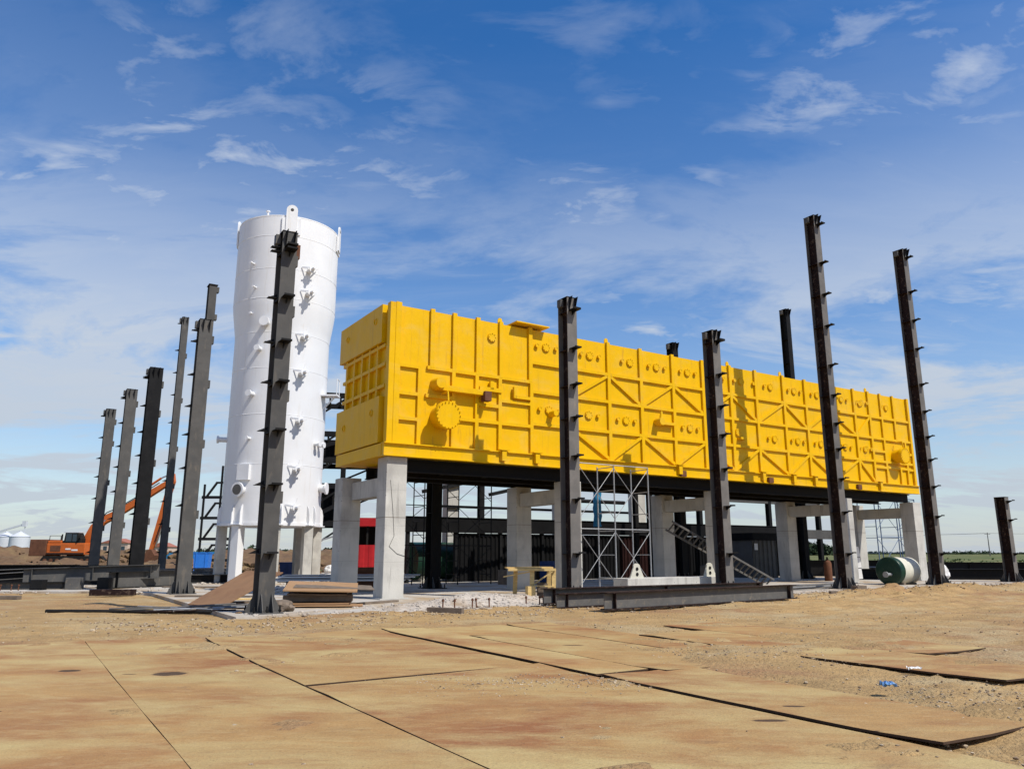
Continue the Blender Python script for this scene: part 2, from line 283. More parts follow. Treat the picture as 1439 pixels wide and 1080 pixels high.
# ------------------------------------------------------------------ the ground
def fbm(x, y, s, o=4): return noise.fractal(Vector((x * s, y * s, 3.3)), 1.0, 2.0, o)
def smooth(a, b, x):
    t = max(0, min(1, (x - a) / (b - a))); return t * t * (3 - 2 * t)
def ground_z(x, y):
    near = 1 - smooth(60, 120, math.hypot(x, y))
    rx, ry = x - OX, y - OY; u = rx * UX + ry * UY; v = -rx * UY + ry * UX
    z = 0.034 * fbm(x, y, .35) * near + (0.05 * smooth(.18, .6, fbm(x + 20, y * 1.5, .9)) * near * smooth(15.5, 12, y) if math.hypot(x + 4.6, y - 10.7) > .9 else -.02) + 0.018 * fbm(x + 9, y, 1.7) * near - 0.012
    z += 0.020 * fbm(x, y + 5, 4.5, 3) * near * smooth(-4.2, -6, v) + 0.038 * math.sin(v * 7.5 + 1.5 * fbm(x, y, .3)) * smooth(-5, -6.5, v) * smooth(-14, -11, v) * smooth(5, 10, u) * near
    z += 0.06 * smooth(.12, .75, fbm(x * .6 + 40, y, .42)) * near * smooth(9, 11, y)         # loose heaps over the plates
    berm = math.exp(-((v + 6.6) / 1.0) ** 2) * smooth(13, 19, u)                       # reddish berm along the slab on the right
    z += berm * (0.16 + 0.26 * fbm(x, y, 1.1) + .12 * fbm(x, y, 4))
    z += 0.05 * math.exp(-((v + 5.4) / .8) ** 2) * (1 + fbm(x, y, 2.2)) * smooth(8, 13, -v + 8)
    def patch(cx, cy, r, h): return h * math.exp(-(((x - cx) ** 2 + (y - cy) ** 2) / r ** 2)) * (1 + .8 * fbm(x, y, 2.8))
    z += patch(-.3, 9.9, .8, .05) + patch(1.3, 9.9, .45, .07) + patch(3.6, 12.0, 1.0, .045) + patch(6.0, 10.6, .9, .04) + patch(5.2, 9.1, .8, .05) + patch(5.3, 7.8, .9, .05) + patch(5.6, 14.5, 1.6, .06)
    inside = smooth(-4.9, -4.5, v) * smooth(-6.2, -5.9, u) if u < 36 else 0             # stays under the slab
    z = z * (1 - inside) - 0.05 * inside
    return z
def axis(a, b, step, lo, hi, g=1.16):
    xs = []; x = a
    while x <= b: xs.append(x); x += step
    s = step; x = xs[-1]
    while x < hi: s *= g; x += s; xs.append(x)
    s = step; x = xs[0]; pre = []
    while x > lo: s *= g; x -= s; pre.append(x)
    return pre[::-1] + xs
gx = axis(-14, 17, 0.12, -2600, 2600); gy = axis(4.5, 31, 0.11, -90, 4500)
vv = [(x, y, ground_z(x, y)) for y in gy for x in gx]; nx = len(gx)
ff = [(j * nx + i, j * nx + i + 1, (j + 1) * nx + i + 1, (j + 1) * nx + i) for j in range(len(gy) - 1) for i in range(nx - 1)]
tag(obj('ground', MB().add(vv, ff), 'dirt', smooth=60), kind='structure')
# green field to the horizon
fld = MB(); fy = axis(66, 120, 6, 66, 4400, 1.3); fx = axis(-160, 200, 12, -2500, 2500, 1.3); n_ = len(fx)
def field_edge(x): return 64 + 10 * noise.noise(Vector((x * .04, 0, 0))) - (0 if x > 10 else -40 * smooth(10, -40, x) * 0)
fvv = []
for j, y in enumerate(fy):
    for x in fx:
        yy = y if j else field_edge(x)
        fvv.append((x, yy, 0.06 + (0.25 * noise.noise(Vector((x * .05, yy * .05, 1))) + .2 if j else -0.1)))
fld.add(fvv, [(j * n_ + i, j * n_ + i + 1, (j + 1) * n_ + i + 1, (j + 1) * n_ + i) for j in range(len(fy) - 1) for i in range(n_ - 1)])
tag(obj('field', fld, 'grass', smooth=60), kind='structure')
# spoil heaps on the left
def mound(name, x0, x1, y0, y1, h, seed, step=.5):
    nxm = int((x1 - x0) / step); nym = int((y1 - y0) / step); vs_ = []
    for j in range(nym + 1):
        for i in range(nxm + 1):
            x = x0 + i * step; y = y0 + j * step; a = i / nxm; b = j / nym
            e = smooth(0, .22, a) * smooth(0, .12, 1 - a) * smooth(0, .35, b) * smooth(0, .3, 1 - b)
            z = e * h * (0.72 + .5 * noise.fractal(Vector((x * .16 + seed, y * .16, 0)), 1, 2, 4)) + e * .34 * noise.fractal(Vector((x * .8 + seed, y * .8, 4)), .8, 2, 4) - 0.12
            vs_.append((x, y, z))
    w = nxm + 1
    return tag(obj(name, MB().add(vs_, [(j * w + i, j * w + i + 1, (j + 1) * w + i + 1, (j + 1) * w + i) for j in range(nym) for i in range(nxm)]), 'mound_dirt', smooth=50), kind='structure')
mound('terrain', -100, -42, 84, 108, 2.3, 1)
mound('terrain', -75, -46, 64, 76, 1.7, 5)
mound('terrain', -52, -24, 60, 73, 1.15, 12, .3)
mound('terrain', -40, -14, 84, 104, 2.2, 33)
mound('terrain', -32, -12, 66, 76, 1.3, 21, .35)
# concrete slab with a raised edge
sl = [W(-5.75, -4.6), W(37.5, -4.75), W(60, 14), W(30, 30), W(0, 40), Vector((-60, 62, 0)), Vector((-60, 33.2, 0)), Vector((-17.5, 32.0, 0)), W(-5.75, 9.2)]
mb = MB(); mb.prism([(p.x, p.y) for p in sl], -0.2, 0.06, lambda p, q, t: (p, q, t))
tag(obj('concrete_pavement', mb, 'slab_concrete'), kind='structure')
# steel road plates laid in front (their long sides run across the chamber)
def plate(u0, u1, v0, v1, z, tilt=(0, 0), tz=0.0, lab=''):
    c = W((u0 + u1) / 2, (v0 + v1) / 2, z); lx, ly = (u1 - u0) / 2, (v1 - v0) / 2
    b = MB(); n = 16; th = .022
    uc_, vc_ = (u0 + u1) / 2, (v0 + v1) / 2
    ptz = lambda x, y: .010 * noise.noise(Vector(((x + uc_) * .5, (y + vc_) * .35, 1))) + .006 * noise.noise(Vector(((x + uc_) * 1.1, (y + vc_) * 1.2, 8)))
    top = [(-lx + 2 * lx * i / 2, -ly + 2 * ly * j / n) for j in range(n + 1) for i in range(3)]
    jx = lambda x, y: x + (.009 * noise.noise(Vector((y * 2.3 + vc_, u0, 3 + x))) if abs(x) > lx * .9 else 0)
    bend = lambda x, y: .022 * max(0, abs(x) / lx + abs(y) / ly - 1.72) / .28 * (1 if noise.noise(Vector((u0 * 3 + x, v0 * 3 + y, 2))) > .05 else 0)
    vs_ = [(jx(x, y), y, ptz(x, y) + bend(x, y)) for x, y in top] + [(jx(x, y), y, ptz(x, y) + bend(x, y) - th) for x, y in top]; k = len(top)
    fs = [(j * 3 + i, j * 3 + i + 1, j * 3 + i + 4, j * 3 + i + 3) for j in range(n) for i in range(2)]
    fs += [tuple(k + q for q in reversed(f)) for f in fs]
    rim = [0, 1, 2] + [3 * j + 2 for j in range(1, n + 1)] + [3 * n + 1, 3 * n] + [3 * j for j in range(n - 1, 0, -1)]
    fs += [(a, b_, k + b_, k + a) for a, b_ in zip(rim, rim[1:] + rim[:1])]
    b.add(vs_, fs); me = b.mesh('steel_plate', 'steel_plate'); me.materials.append(M['rust_edge'])
    for p in me.polygons:
        if abs(p.normal.z) < .5: p.material_index = 1
    o = obj('steel_plate', me, None, None, c, (R_(tilt[0]), R_(tilt[1]), ANG + R_(tz)))
    return tag(o, lab, 'steel plate', 'steel road plates laid on the dirt')
plates = [
    (-4.00, -2.45, -20.8, -16.5, .058, (0, .5), .5, 'dusty steel road plate with a free corner at the lower right of the photo'),
    (-3.97, -3.06, -16.3, -9.35, .056, (.02, .4), .15, 'narrow dusty road plate left of the long mid seam, running to the gravel'),
    (-3.035, -1.2, -16.65, -11.4, .048, (0, .35), -.2, 'dusty road plate between the two parallel dark seams at mid picture'),
    (-3.035, -1.15, -11.38, -9.4, .034, (0, .2), .0, 'short road plate at the far end, nearest the anchor bolts'),
    (-1.13, .0, -15.2, -9.7, .034, (.05, .35), .5, 'dusty road plate right of the far seam, in front of the dark beams'),
    (-.14, 1.7, -19.5, -12.9, .044, (0, .5), .3, 'long ochre road plate beside the white scrap at the right'),
    (1.74, 3.5, -17.5, -11.6, .030, (0, .2), .0, 'ochre road plate partly under dirt at the far right'),
    (-7.40, -4.09, -15.08, -9.2, .054, (0, .03), -.45, 'broad dusty road plate in the middle with the gravel heap at its corner'),
    (-7.41, -4.05, -27, -15.12, .044, (0, .0), .0, 'broad rust streaked road plate at the bottom centre of the photo'),
    (-9.264, -7.424, -27, -8.4, .040, (0, .02), .0, 'dusty road plate with a round dark oil stain'),
    (-11.3, -9.272, -27, -8.2, .039, (0, .0), .0, 'pale road plate left of the first seam with a smaller dark stain'),
    (-13.4, -11.312, -20, -10.5, .030, (0, .0), .0, 'pale road plate cut by the left edge of the photo'),
]
for p in plates: plate(*p)
# ------------------------------------------------------------------ stones and rubble
def stone_mesh(seed):
    bm = bmesh.new(); bmesh.ops.create_icosphere(bm, subdivisions=1, radius=1); r = random.Random(seed)
    for v in bm.verts: v.co *= r.uniform(.65, 1.1); v.co.z *= .65
    out = ([tuple(v.co) for v in bm.verts], [tuple(v.index for v in f.verts) for f in bm.faces]); bm.free(); return out
STN = [stone_mesh(i) for i in range(6)]
def stones(name, spots, m, label, cat='stones'):
    b = MB()
    for (x, y, z, r) in spots:
        vs_, fs = random.choice(STN); a = random.uniform(0, 6.28); c, s_ = math.cos(a), math.sin(a)
        b.add([(x + r * (p[0] * c - p[1] * s_), y + r * (p[0] * s_ + p[1] * c), z + r * p[2]) for p in vs_], fs)
    return tag(obj(name, b, m), label, cat, kind='stuff')
sp = []
for _ in range(5200):
    y = 6.2 + 16 * random.random() ** 1.1; x = random.uniform(-.72, .72) * y
    if fbm(x, y, .45) < .02 and random.random() < .86: continue
    sp.append((x, y, max(ground_z(x, y), .0) + .004, random.choice((.006, .008, .010, .013, .018, .03)) * random.uniform(.6, 1.2)))
for _ in range(2600):
    u = random.uniform(-9, 36); v = random.gauss(-6.2, .9); p = W(u, v)
    sp.append((p.x, p.y, ground_z(p.x, p.y) + .01, random.choice((.012, .018, .025, .035, .05)) * random.uniform(.7, 1.2)))
for cx, cy, r, k in ((-.3, 9.9, .6, 420), (1.3, 9.9, .4, 260), (3.6, 12.2, 1.0, 420), (5.2, 9.1, .8, 260), (5.3, 7.8, .9, 300)):
    for _ in range(k):
        x = random.gauss(cx, r); y = random.gauss(cy, r * .7); sp.append((x, y, max(ground_z(x, y), .045) + .002, random.choice((.006, .01, .014, .02)) * random.uniform(.6, 1.2)))
stones('pebbles', sp, 'pebble', 'loose tan pebbles and clods scattered over the dirt')
# pale rubble heap at the slab edge
gr = MB(); stp = .12; gu = [(-2.3 + i * stp) for i in range(60)]; gv = [(-5.3 + j * stp) for j in range(26)]; gvs = []
def heap(u, v): return max(-.05, .34 * math.exp(-((u - 1.9) / 2.0) ** 2 - ((v + 3.3) / .8) ** 2) + .16 * math.exp(-((u + .6) / .9) ** 2 - ((v + 4.4) / .55) ** 2) + .09 * fbm(u + 3, v, 1.6) - .03)
for v in gv:
    for u in gu: p = W(u, v, .05 + heap(u, v)); gvs.append(p)
gr.add(gvs, [(j * 60 + i, j * 60 + i + 1, (j + 1) * 60 + i + 1, (j + 1) * 60 + i) for j in range(25) for i in range(59)])
tag(obj('rubble', gr, 'gravel', smooth=40), 'low heap of pale concrete rubble in front of the near pillar', 'rubble', kind='stuff')
sp = []
for _ in range(1500):
    u = random.uniform(-2.2, 4.7); v = random.uniform(-5.2, -2.4); p = W(u, v); h = heap(u, v)
    if h < .0 and random.random() < .7: continue
    sp.append((p.x, p.y, .05 + h, random.choice((.02, .03, .04, .06)) * random.uniform(.6, 1.2)))
stones('rubble_stones', sp, 'gravel', 'pale broken stones lying on the rubble heap')
# ------------------------------------------------------------------ steel columns
cl_ = MB(); cl_.b2(-.15, .15, -.34, 0, -.007, .007); cl_.prism([(0, -.007), (.30, -.007), (0, -.16)], -.008, .008, lambda p, q, t: (t, -p, q)); cl_.b2(-.15, .15, -.34, -.328, .007, .045)
CLEAT = cl_.mesh('cleat', 'dark_primer')
cs = MB(); cs.b2(-.10, .10, -.26, 0, -.006, .006); cs.prism([(-.26, .006), (0, .006), (0, .13)], -.006, .006, lambda p, q, t: (t, p, q))
SIDE_CLEAT = cs.mesh('side_cleat', 'dark_primer')
bo = MB(); bo.cyl((0, 0, 0), (0, 0, .16), .022, None, 8); bo.cyl((0, 0, .03), (0, 0, .07), .042, None, 6); BOLT = bo.mesh('bolt', 'dark_primer')
gs = MB(); gs.prism([(0, 0), (.24, 0), (.24, .06), (.03, .46), (0, .46)], -.008, .008, lambda p, q, t: (t, -p, q)); GUSSET = gs.mesh('base_gusset', 'grey_primer')
ZF = [1.52, 3.30, 4.76, 6.10, 7.25, 8.55, 9.95, 11.83, 13.36, 14.92]
def hshaft(b, d, w, z0, z1, tf=.018, tw=.012, x0=0.0):
    b.b2(x0 - w / 2, x0 + w / 2, -d / 2, -d / 2 + tf, z0, z1); b.b2(x0 - w / 2, x0 + w / 2, d / 2 - tf, d / 2, z0, z1)
    b.b2(x0 - tw / 2, x0 + tw / 2, -d / 2 + tf, d / 2 - tf, z0, z1)
def column(loc, h, label, d=.55, w=.42, front=True, left=False, m='grey_primer', group='grey steel columns standing on the slab', step=None, tz=0):
    t = thing('steel_column', label, 'column', loc, ANG + R_(tz), group)
    for y0, y1 in ((-d / 2, -d / 2 + .018), (d / 2 - .018, d / 2)): obj('flange', MB().b2(-w / 2, w / 2, y0, y1, .03, h), m, t)
    b = MB(); b.b2(-.006, .006, -d / 2 + .018, d / 2 - .018, .03, h)
    for z in ZF:
        if z < h - .3:
            for sx in (-1, 1): b.b2(min(sx * .007, sx * (w / 2 - .02)), max(sx * .007, sx * (w / 2 - .02)), -d / 2 + .019, d / 2 - .019, z - .03, z - .016)
    obj('web', b, 'oxide_primer' if m == 'dusty_primer' else 'dark_primer', t)  # web given a much darker colour than the flanges
    obj('base_plate', MB().b2(-w / 2 - .2, w / 2 + .2, -d / 2 - .24, d / 2 + .24, 0, .03), m, t)
    obj('cap_plate', MB().b2(-w / 2 - .012, w / 2 + .012, -d / 2 - .012, d / 2 + .012, h, h + .02), 'dark_primer', t)
    for sx in (-.32, .32): obj('base_gusset', GUSSET, None, t, (sx * w, -d / 2, .03)); obj('base_gusset', GUSSET, None, t, (sx * w, d / 2, .03), (0, 0, math.pi))
    obj('base_gusset', GUSSET, None, t, (-w / 2 + .001, 0, .03), (0, 0, -math.pi / 2))
    obj('base_gusset', GUSSET, None, t, (w / 2 - .001, 0, .03), (0, 0, math.pi / 2))
    for bx in (-w / 2 - .12, 0, w / 2 + .12):
        for by in (-d / 2 - .15, d / 2 + .15): obj('bolt', BOLT, None, t, (bx, by, .03))
    zs = [z for z in ZF if z < h - .25]
    if h > 6: zs.append(h - .48)
    else: zs.append(h - .2)
    if front:
        for z in zs: obj('cleat', CLEAT, None, t, (0, -d / 2, z))
    if left:
        for z in zs: obj('side_cleat', SIDE_CLEAT, None, t, (-w / 2, -.08, z), (0, 0, -math.pi / 2))
        for z in zs[1::2]: obj('splice_plate', MB().b2(w / 2, w / 2 + .10, -.12, .12, -.16, .16), 'grey_primer', t, (0, 0, z - .3))
    # top connection plates
    if h > 6:
        top = MB(); top.prism([(0, 0), (.20, 0), (0, -.55)], -.01, .01, lambda p, q, t_: (t_, -p, q))
        for sx in (-.12, .12): obj('top_gusset', top, 'dark_primer', t, (sx, -d / 2, h))
        obj('side_plate', MB().b2(-.13, 0, -.1, .1, -.28, 0), 'grey_primer', t, (-w / 2, .05, h - .05))
    return t
F = column(W(-4.85, -3.6, .06), 10.55, 'short grey steel column nearest the camera, in front of the white tank', left=True)
obj('rusty_splice', MB().b2(0, .14, -.12, .12, -.42, .0), 'rust', F, (.23, .05, 10.3))
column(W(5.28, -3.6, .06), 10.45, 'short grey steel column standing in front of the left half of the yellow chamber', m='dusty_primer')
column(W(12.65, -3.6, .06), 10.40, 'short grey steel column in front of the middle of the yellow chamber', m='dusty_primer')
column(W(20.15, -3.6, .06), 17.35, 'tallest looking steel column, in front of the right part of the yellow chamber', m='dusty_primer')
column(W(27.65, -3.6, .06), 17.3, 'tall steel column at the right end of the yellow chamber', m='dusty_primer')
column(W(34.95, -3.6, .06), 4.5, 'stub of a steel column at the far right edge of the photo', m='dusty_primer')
column(Vector((-17.8, 37.0, .06)), 10.5, 'dark steel column third from the left edge, beside the excavator arm', front=False, left=True, d=.6, w=.6, m='dark_primer')
column(Vector((-21.5, 42.1, .06)), 10.5, 'greenish grey steel column second from the left edge', front=False, left=True, d=.55, w=.55)
column(Vector((-25.5, 47.6, .06)), 10.4, 'leftmost steel column, in front of the orange excavator boom', front=False, left=True, d=.55, w=.55)
column(Vector((-22.5, 50.2, .06)), 17.3, 'slender tall steel column right of the excavator arm', front=False, left=True, d=.42, w=.42)
E = column(Vector((-12.70, 30.25, .06)), 10.9, 'wide stepped steel column left of the white tank', front=False, left=True, d=.5, w=.52)
b = MB(); hshaft(b, .4, .30, 10.93, 12.45, x0=.14); obj('upper_shaft', b, 'grey_primer', E)
obj('upper_cap', MB().b2(-.04, .32, -.24, .24, 12.45, 12.48), 'dark_primer', E)
for z in (11.0, 12.2): obj('side_plate', MB().b2(.29, .40, -.12, .12, z, z + .22), 'grey_primer', E)
column(W(29.9, 5.6, .06), 16.9, 'tall dark steel column rising behind the right half of the chamber', front=False, m='dark_primer', d=.5, w=.4)
column(W(19.65, 5.6, .06), 13.1, 'dark column top just showing above the middle of the chamber', front=False, m='dark_primer', d=.5, w=.4)
column(W(5.3, 6.6, .06), 7.5, 'dark steel column in the shade under the chamber, right of the near pillar', front=False, m='dark_primer', d=.6, w=.5)
# ------------------------------------------------------------------ the yellow chamber
BL, BW, Z0, Z1 = 33.2, 4.55, 4.92, 10.46
box = thing('steel_chamber', 'long bright yellow ribbed steel chamber raised on concrete pillars', 'chamber', W(0, 0, 0), ANG)
Y = 'yellow_paint'
b = MB(); prof = [(0.10, Z0), (BW, Z0), (BW, Z1 - .05), (BW * .75, Z1 + .06), (BW * .5, Z1 + .10), (.30, Z1 + .02), (.10, Z1)]
b.prism(prof, .28, BL - .02, lambda p, q, t: (t, p, q)); obj('shell', b, Y, box)
PR = .10
def vrib(u, z0, z1, w=.17, pr=PR, name='rib'): obj(name, MB().b2(u - w / 2, u + w / 2, 0.10 - pr, .12, z0, z1), Y, box)
def hrib(u0, u1, z, h=.13, pr=PR - .004, name='rail'): obj(name, MB().b2(u0, u1, .10 - pr, .12, z - h / 2, z + h / 2), Y, box)
def brace(u0, z0, u1, z1, pr=PR - .012):
    obj('brace', MB().bar((u0, .10 - pr / 2 + .01, z0), (u1, .10 - pr / 2 + .01, z1), .12, pr + .02, up=(0, 1, 0)) if False else _brace(u0, z0, u1, z1, pr), Y, box)
def _brace(u0, z0, u1, z1, pr, w=.13):
    d = Vector((u1 - u0, z1 - z0)).normalized() * w / 2; nx_, nz_ = -d.y, d.x
    return MB().prism([(u0 + nx_, z0 + nz_), (u0 - nx_, z0 - nz_), (u1 - nx_, z1 - nz_), (u1 + nx_, z1 + nz_)], .10 - pr, .12, lambda p, q, t: (p, t, q))
LP = MB(); LP.ring((0, 0, 0), (0, -1, 0), .10, .185, .065, 20); LP.cyl((0, 0, 0), (0, -.06, 0), .112, None, 20)
for k in range(8):
    a = k * math.pi / 4; LP.cyl((.15 * math.cos(a), -.05, .15 * math.sin(a)), (.15 * math.cos(a), -.09, .15 * math.sin(a)), .018, None, 6)
BIGP = LP.mesh('inspection_port', Y, 40)
SP = MB(); SP.cyl((0, 0, 0), (0, -.10, 0), .075, None, 14); SP.ring((0, -.07, 0), (0, -1, 0), .06, .09, .04, 14); SMALLP = SP.mesh('probe_socket', Y, 40)
def big(u, z): obj('inspection_port', BIGP, None, box, (u, .10, z))
def small(u, z): obj('probe_socket', SMALLP, None, box, (u, .10, z))
def triple(u, z, left=True, right=True):
    big(u, z)
    if left: small(u - .48, z + .0)
    if right: small(u + .48, z - .0)
# corner posts and bottom beam
obj('corner_post', MB().b2(0.0, .24, -.015, .26, Z0 + .38, Z1 + .06), Y, box)
obj('corner_strip', MB().b2(.22, .44, -.03, .20, Z0 + .38, Z1 + .09), Y, box)
obj('corner_post', MB().b2(BL - .20, BL, -.02, .3, Z0 + .38, Z1 + .03), Y, box)
bb = MB(); bb.b2(-.10, BL + .02, -.07, .14, Z0, Z0 + .40); obj('base_beam', bb, Y, box)
obj('base_ledge', MB().b2(-.12, BL + .04, -.16, .14, Z0 + .40, Z0 + .44), Y, box)
obj('base_ledge', MB().b2(-.12, BL + .04, -.13, .12, Z0 - .03, Z0), Y, box)
# left section: upper ribs and a grid below
for u in (1.73, 2.67, 3.70, 4.75, 6.14): vrib(u, 8.25, Z1 + .07)
for u in (1.25, 2.65, 3.66, 4.70, 6.18): vrib(u, 5.36, 8.22 if u > 1.2 else 8.2, .15, PR - .002)
hrib(.44, 1.3, 8.22); hrib(1.55, 6.2, 8.26); hrib(.44, 1.3, 7.20); hrib(1.5, 2.6, 7.20); hrib(.44, 1.3, 6.28); hrib(2.7, 6.2, 6.46); hrib(4.7, 6.2, 7.35); hrib(3.7, 4.7, 7.1)
obj('conduit', MB().bar((3.75, 0, 7.72), (4.75, 0, 7.72), .10, .16), Y, box); obj('conduit', MB().bar((4.3, 0, 8.05), (4.3, 0, 7.72), .10, .16, up=(1, 0, 0)), Y, box)
obj('conduit', MB().bar((5.35, -.02, 7.55), (6.1, -.02, 7.55), .12, .12), Y, box); obj('conduit', MB().bar((5.35, -.02, 7.95), (5.35, -.02, 7.5), .12, .12, up=(1, 0, 0)), Y, box)
big(4.35, 9.85)
# main ribs with truss braces
RIB = [6.14, 8.20, 10.21, 12.06, 14.02, 15.96, 17.86, 19.71, 21.82, 23.59, 25.6, 27.83, 29.22]
for i, u in enumerate(RIB):
    if i: vrib(u, 5.36, Z1 + .05, .17)
for z in (9.08, 7.88, 6.58): hrib(6.2, BL - .1, z)
for i in range(len(RIB) - 1):
    a, c = RIB[i], RIB[i + 1]
    if i % 2: brace(a + .08, 7.95, c - .04, 9.0) if False else None
    up = (i % 2 == 1)          # 8.2->10.21 rises in the upper row
    if i == len(RIB) - 2: up = True
    if up: brace(a + .05, 7.92, c - .05, 9.02)
    elif i: brace(a + .05, 9.02, c - .05, 7.92)
    if i % 2 == 1: brace(a + .05, 6.52, c - .05, 5.42)
    elif i: brace(a + .05, 5.42, c - .05, 6.52)
    m_ = (a + c) / 2
    if i == 0: triple(6.95, 9.82)
    elif i == 2: triple(m_ + .35, 9.80, True, False)
    elif i == 6: big(m_ - .1, 9.8); small(m_ + .75, 9.8); small(m_ - .62, 9.8)
    elif i == 7: triple(m_ + .1, 9.80, True, False)
    else: triple(m_ + .02, 9.80)
    if i in (0, 1): triple(m_ - .1, 7.22, i == 0)
    elif i == 3:
        obj('valve_body', MB().cyl((m_ - .1, .12, 7.25), (m_ - .1, -.32, 7.25), .17, None, 14), Y, box, smooth=40)
        obj('valve_stem', MB().cyl((m_ - .1, -.2, 7.25), (m_ - .05, -.2, 7.72), .09, .05, 10), Y, box, smooth=40)
        obj('valve_bracket', MB().b2(m_ + .05, m_ + .85, -.12, .1, 7.16, 7.28), Y, box)
    elif i == 6:
        obj('valve_bracket', MB().b2(m_ - .6, m_ - .2, -.15, .1, 6.9, 7.0), Y, box); big(m_ - .55, 7.25)
    elif i == 7: triple(m_ + .15, 7.15, True, False)
    else: triple(m_ + .02, 7.18)
# right section: plain grid
for u in (30.38, 31.63): vrib(u, 7.9, Z1 + .05, .15, PR - .002)
for u in (30.38, 31.75, 32.45): vrib(u, 5.36, 7.85 if u != 31.75 else 6.3, .15, PR - .002)
for z in (7.15, 6.25): hrib(29.3, 30.5, z); hrib(32.4, BL - .1, z)
hrib(30.4, 32.5, 6.28); big(28.4, 9.75); small(28.0, 9.78); big(30.95, 9.75); small(30.5, 9.78); big(28.6, 7.2); small(29.05, 7.2)
def manhole(u, z, r=.44, d=.42):
    mh = obj('manhole', MB().cyl((0, .12, 0), (0, -d, 0), r * .82, None, 28), Y, box, (u, 0, z), smooth=40)
    obj('flange', MB().cyl((0, -d - .03, 0), (0, -d + .06, 0), r, None, 28), Y, mh, smooth=40)
    obj('cover', MB().cyl((0, -d - .12, 0), (0, -d - .03, 0), r * .97, r, 28), Y, mh, smooth=40)
    nb = MB()
    for k in range(20):
        a = k * math.pi / 10; nb.cyl((r * .9 * math.cos(a), -d - .17, r * .9 * math.sin(a)), (r * .9 * math.cos(a), -d + .1, r * .9 * math.sin(a)), .022, None, 6)
    tag(obj('bolt_ring', nb, Y, mh), kind='stuff')
    obj('davit_arm', MB().tube([(0, -.05, r + .35), (0, -d, r + .35), (0, -d - .05, r)], .035), Y, mh, smooth=40)
manhole(2.15, 6.45, .52, .48); manhole(31.4, 6.95, .46, .4)
obj('duct', MB().b2(1.95, 4.0, -.22, .12, 7.42, 7.62), Y, box)
obj('duct_elbow', MB().cyl((1.95, .1, 7.66), (1.95, -.35, 7.66), .26, .20, 18), Y, box, smooth=40)
obj('duct_valve', MB().box((3.95, -.2, 7.38), (.28, .3, .36)), 'rust', box)
obj('top_tray', MB().b2(5.3, 6.9, -.25, .7, Z1 + .10, Z1 + .15), Y, box)
obj('side_valve', MB().cyl((7.15, .12, 7.05), (7.15, -.3, 7.05), .15, .12, 14), Y, box, smooth=40)
lugm = MB(); lugm.prism([(-.10, 0), (.10, 0), (.10, .16), (.05, .24), (-.05, .24), (-.10, .16)], -.02, .02, lambda p, q, t: (p, t, q)); LUG = lugm.mesh('lifting_lug', Y)
for u in (4.76, 10.21, 17.86, 21.8, 29.22): obj('lifting_lug', LUG, None, box, (u, .16, Z1 + .02))
ftm = MB(); ftm.b2(-.10, .10, -.16, 0, -.40, 0); ftm.b2(-.22, .22, -.20, 0, 0, .03); FOOT = ftm.mesh('support_foot', Y)
for u in (4.76, 6.3, 14.02, 19.6, 21.9, 23.6, 29.3): obj('support_foot', FOOT, None, box, (u, -.06, Z0 + .47))
for u in (14.2, 20.1, 27.3): obj('rusty_clip', MB().b2(-.16, .16, -.14, 0, -.2, .06), 'rust', box, (u, -.07, Z0 + .18))
# end wall facing left
obj('end_wall', MB().b2(.10, .30, .14, BW, Z0 + .02, Z1 - .06), Y, box)
obj('end_beam', MB().b2(-.12, .28, .142, BW + .05, Z0 - .02, Z0 + .42), Y, box)
ep = obj('end_plate', MB().b2(-.12, .098, .48, BW + .22, 5.40, 7.08), Y, box)
obj('end_plate', MB().b2(-.11, .095, .48, BW + .18, 9.08, Z1 + .06), Y, box)
for v, z in ((1.15, 6.55), (3.9, 6.35)): obj('plate_ring', MB().ring((-.12, v, z), (-1, 0, 0), .10, .13, .03, 18), Y, box, smooth=40)
for v, z in ((1.1, 10.0), (3.9, 9.95)): obj('plate_ring', MB().ring((-.11, v, z), (-1, 0, 0), .10, .13, .03, 18), Y, box, smooth=40)
for v in (1.0, 1.75, 2.5, 3.3, 4.1): obj('rib', MB().b2(-.03, .12, v - .06, v + .06, 7.0, 9.2), Y, box)
for z in (7.45, 8.25, 8.95): obj('rail', MB().b2(-.025, .12, .3, BW - .05, z - .06, z + .06), Y, box)
# dark beams carrying the chamber
fb = thing('floor_girders', 'black steel beams directly under the yellow chamber', 'girders', W(0, 0, 0), ANG)
for v in (.5, 2.3, 4.05):
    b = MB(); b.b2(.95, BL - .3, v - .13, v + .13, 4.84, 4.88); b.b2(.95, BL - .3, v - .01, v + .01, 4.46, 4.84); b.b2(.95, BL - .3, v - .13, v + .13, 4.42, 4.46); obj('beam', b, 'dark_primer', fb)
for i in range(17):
    u = 1.3 + i * 1.95; obj('joist', MB().b2(u - .07, u + .07, .64, 3.91, 4.55, 4.83), 'dark_primer', fb)
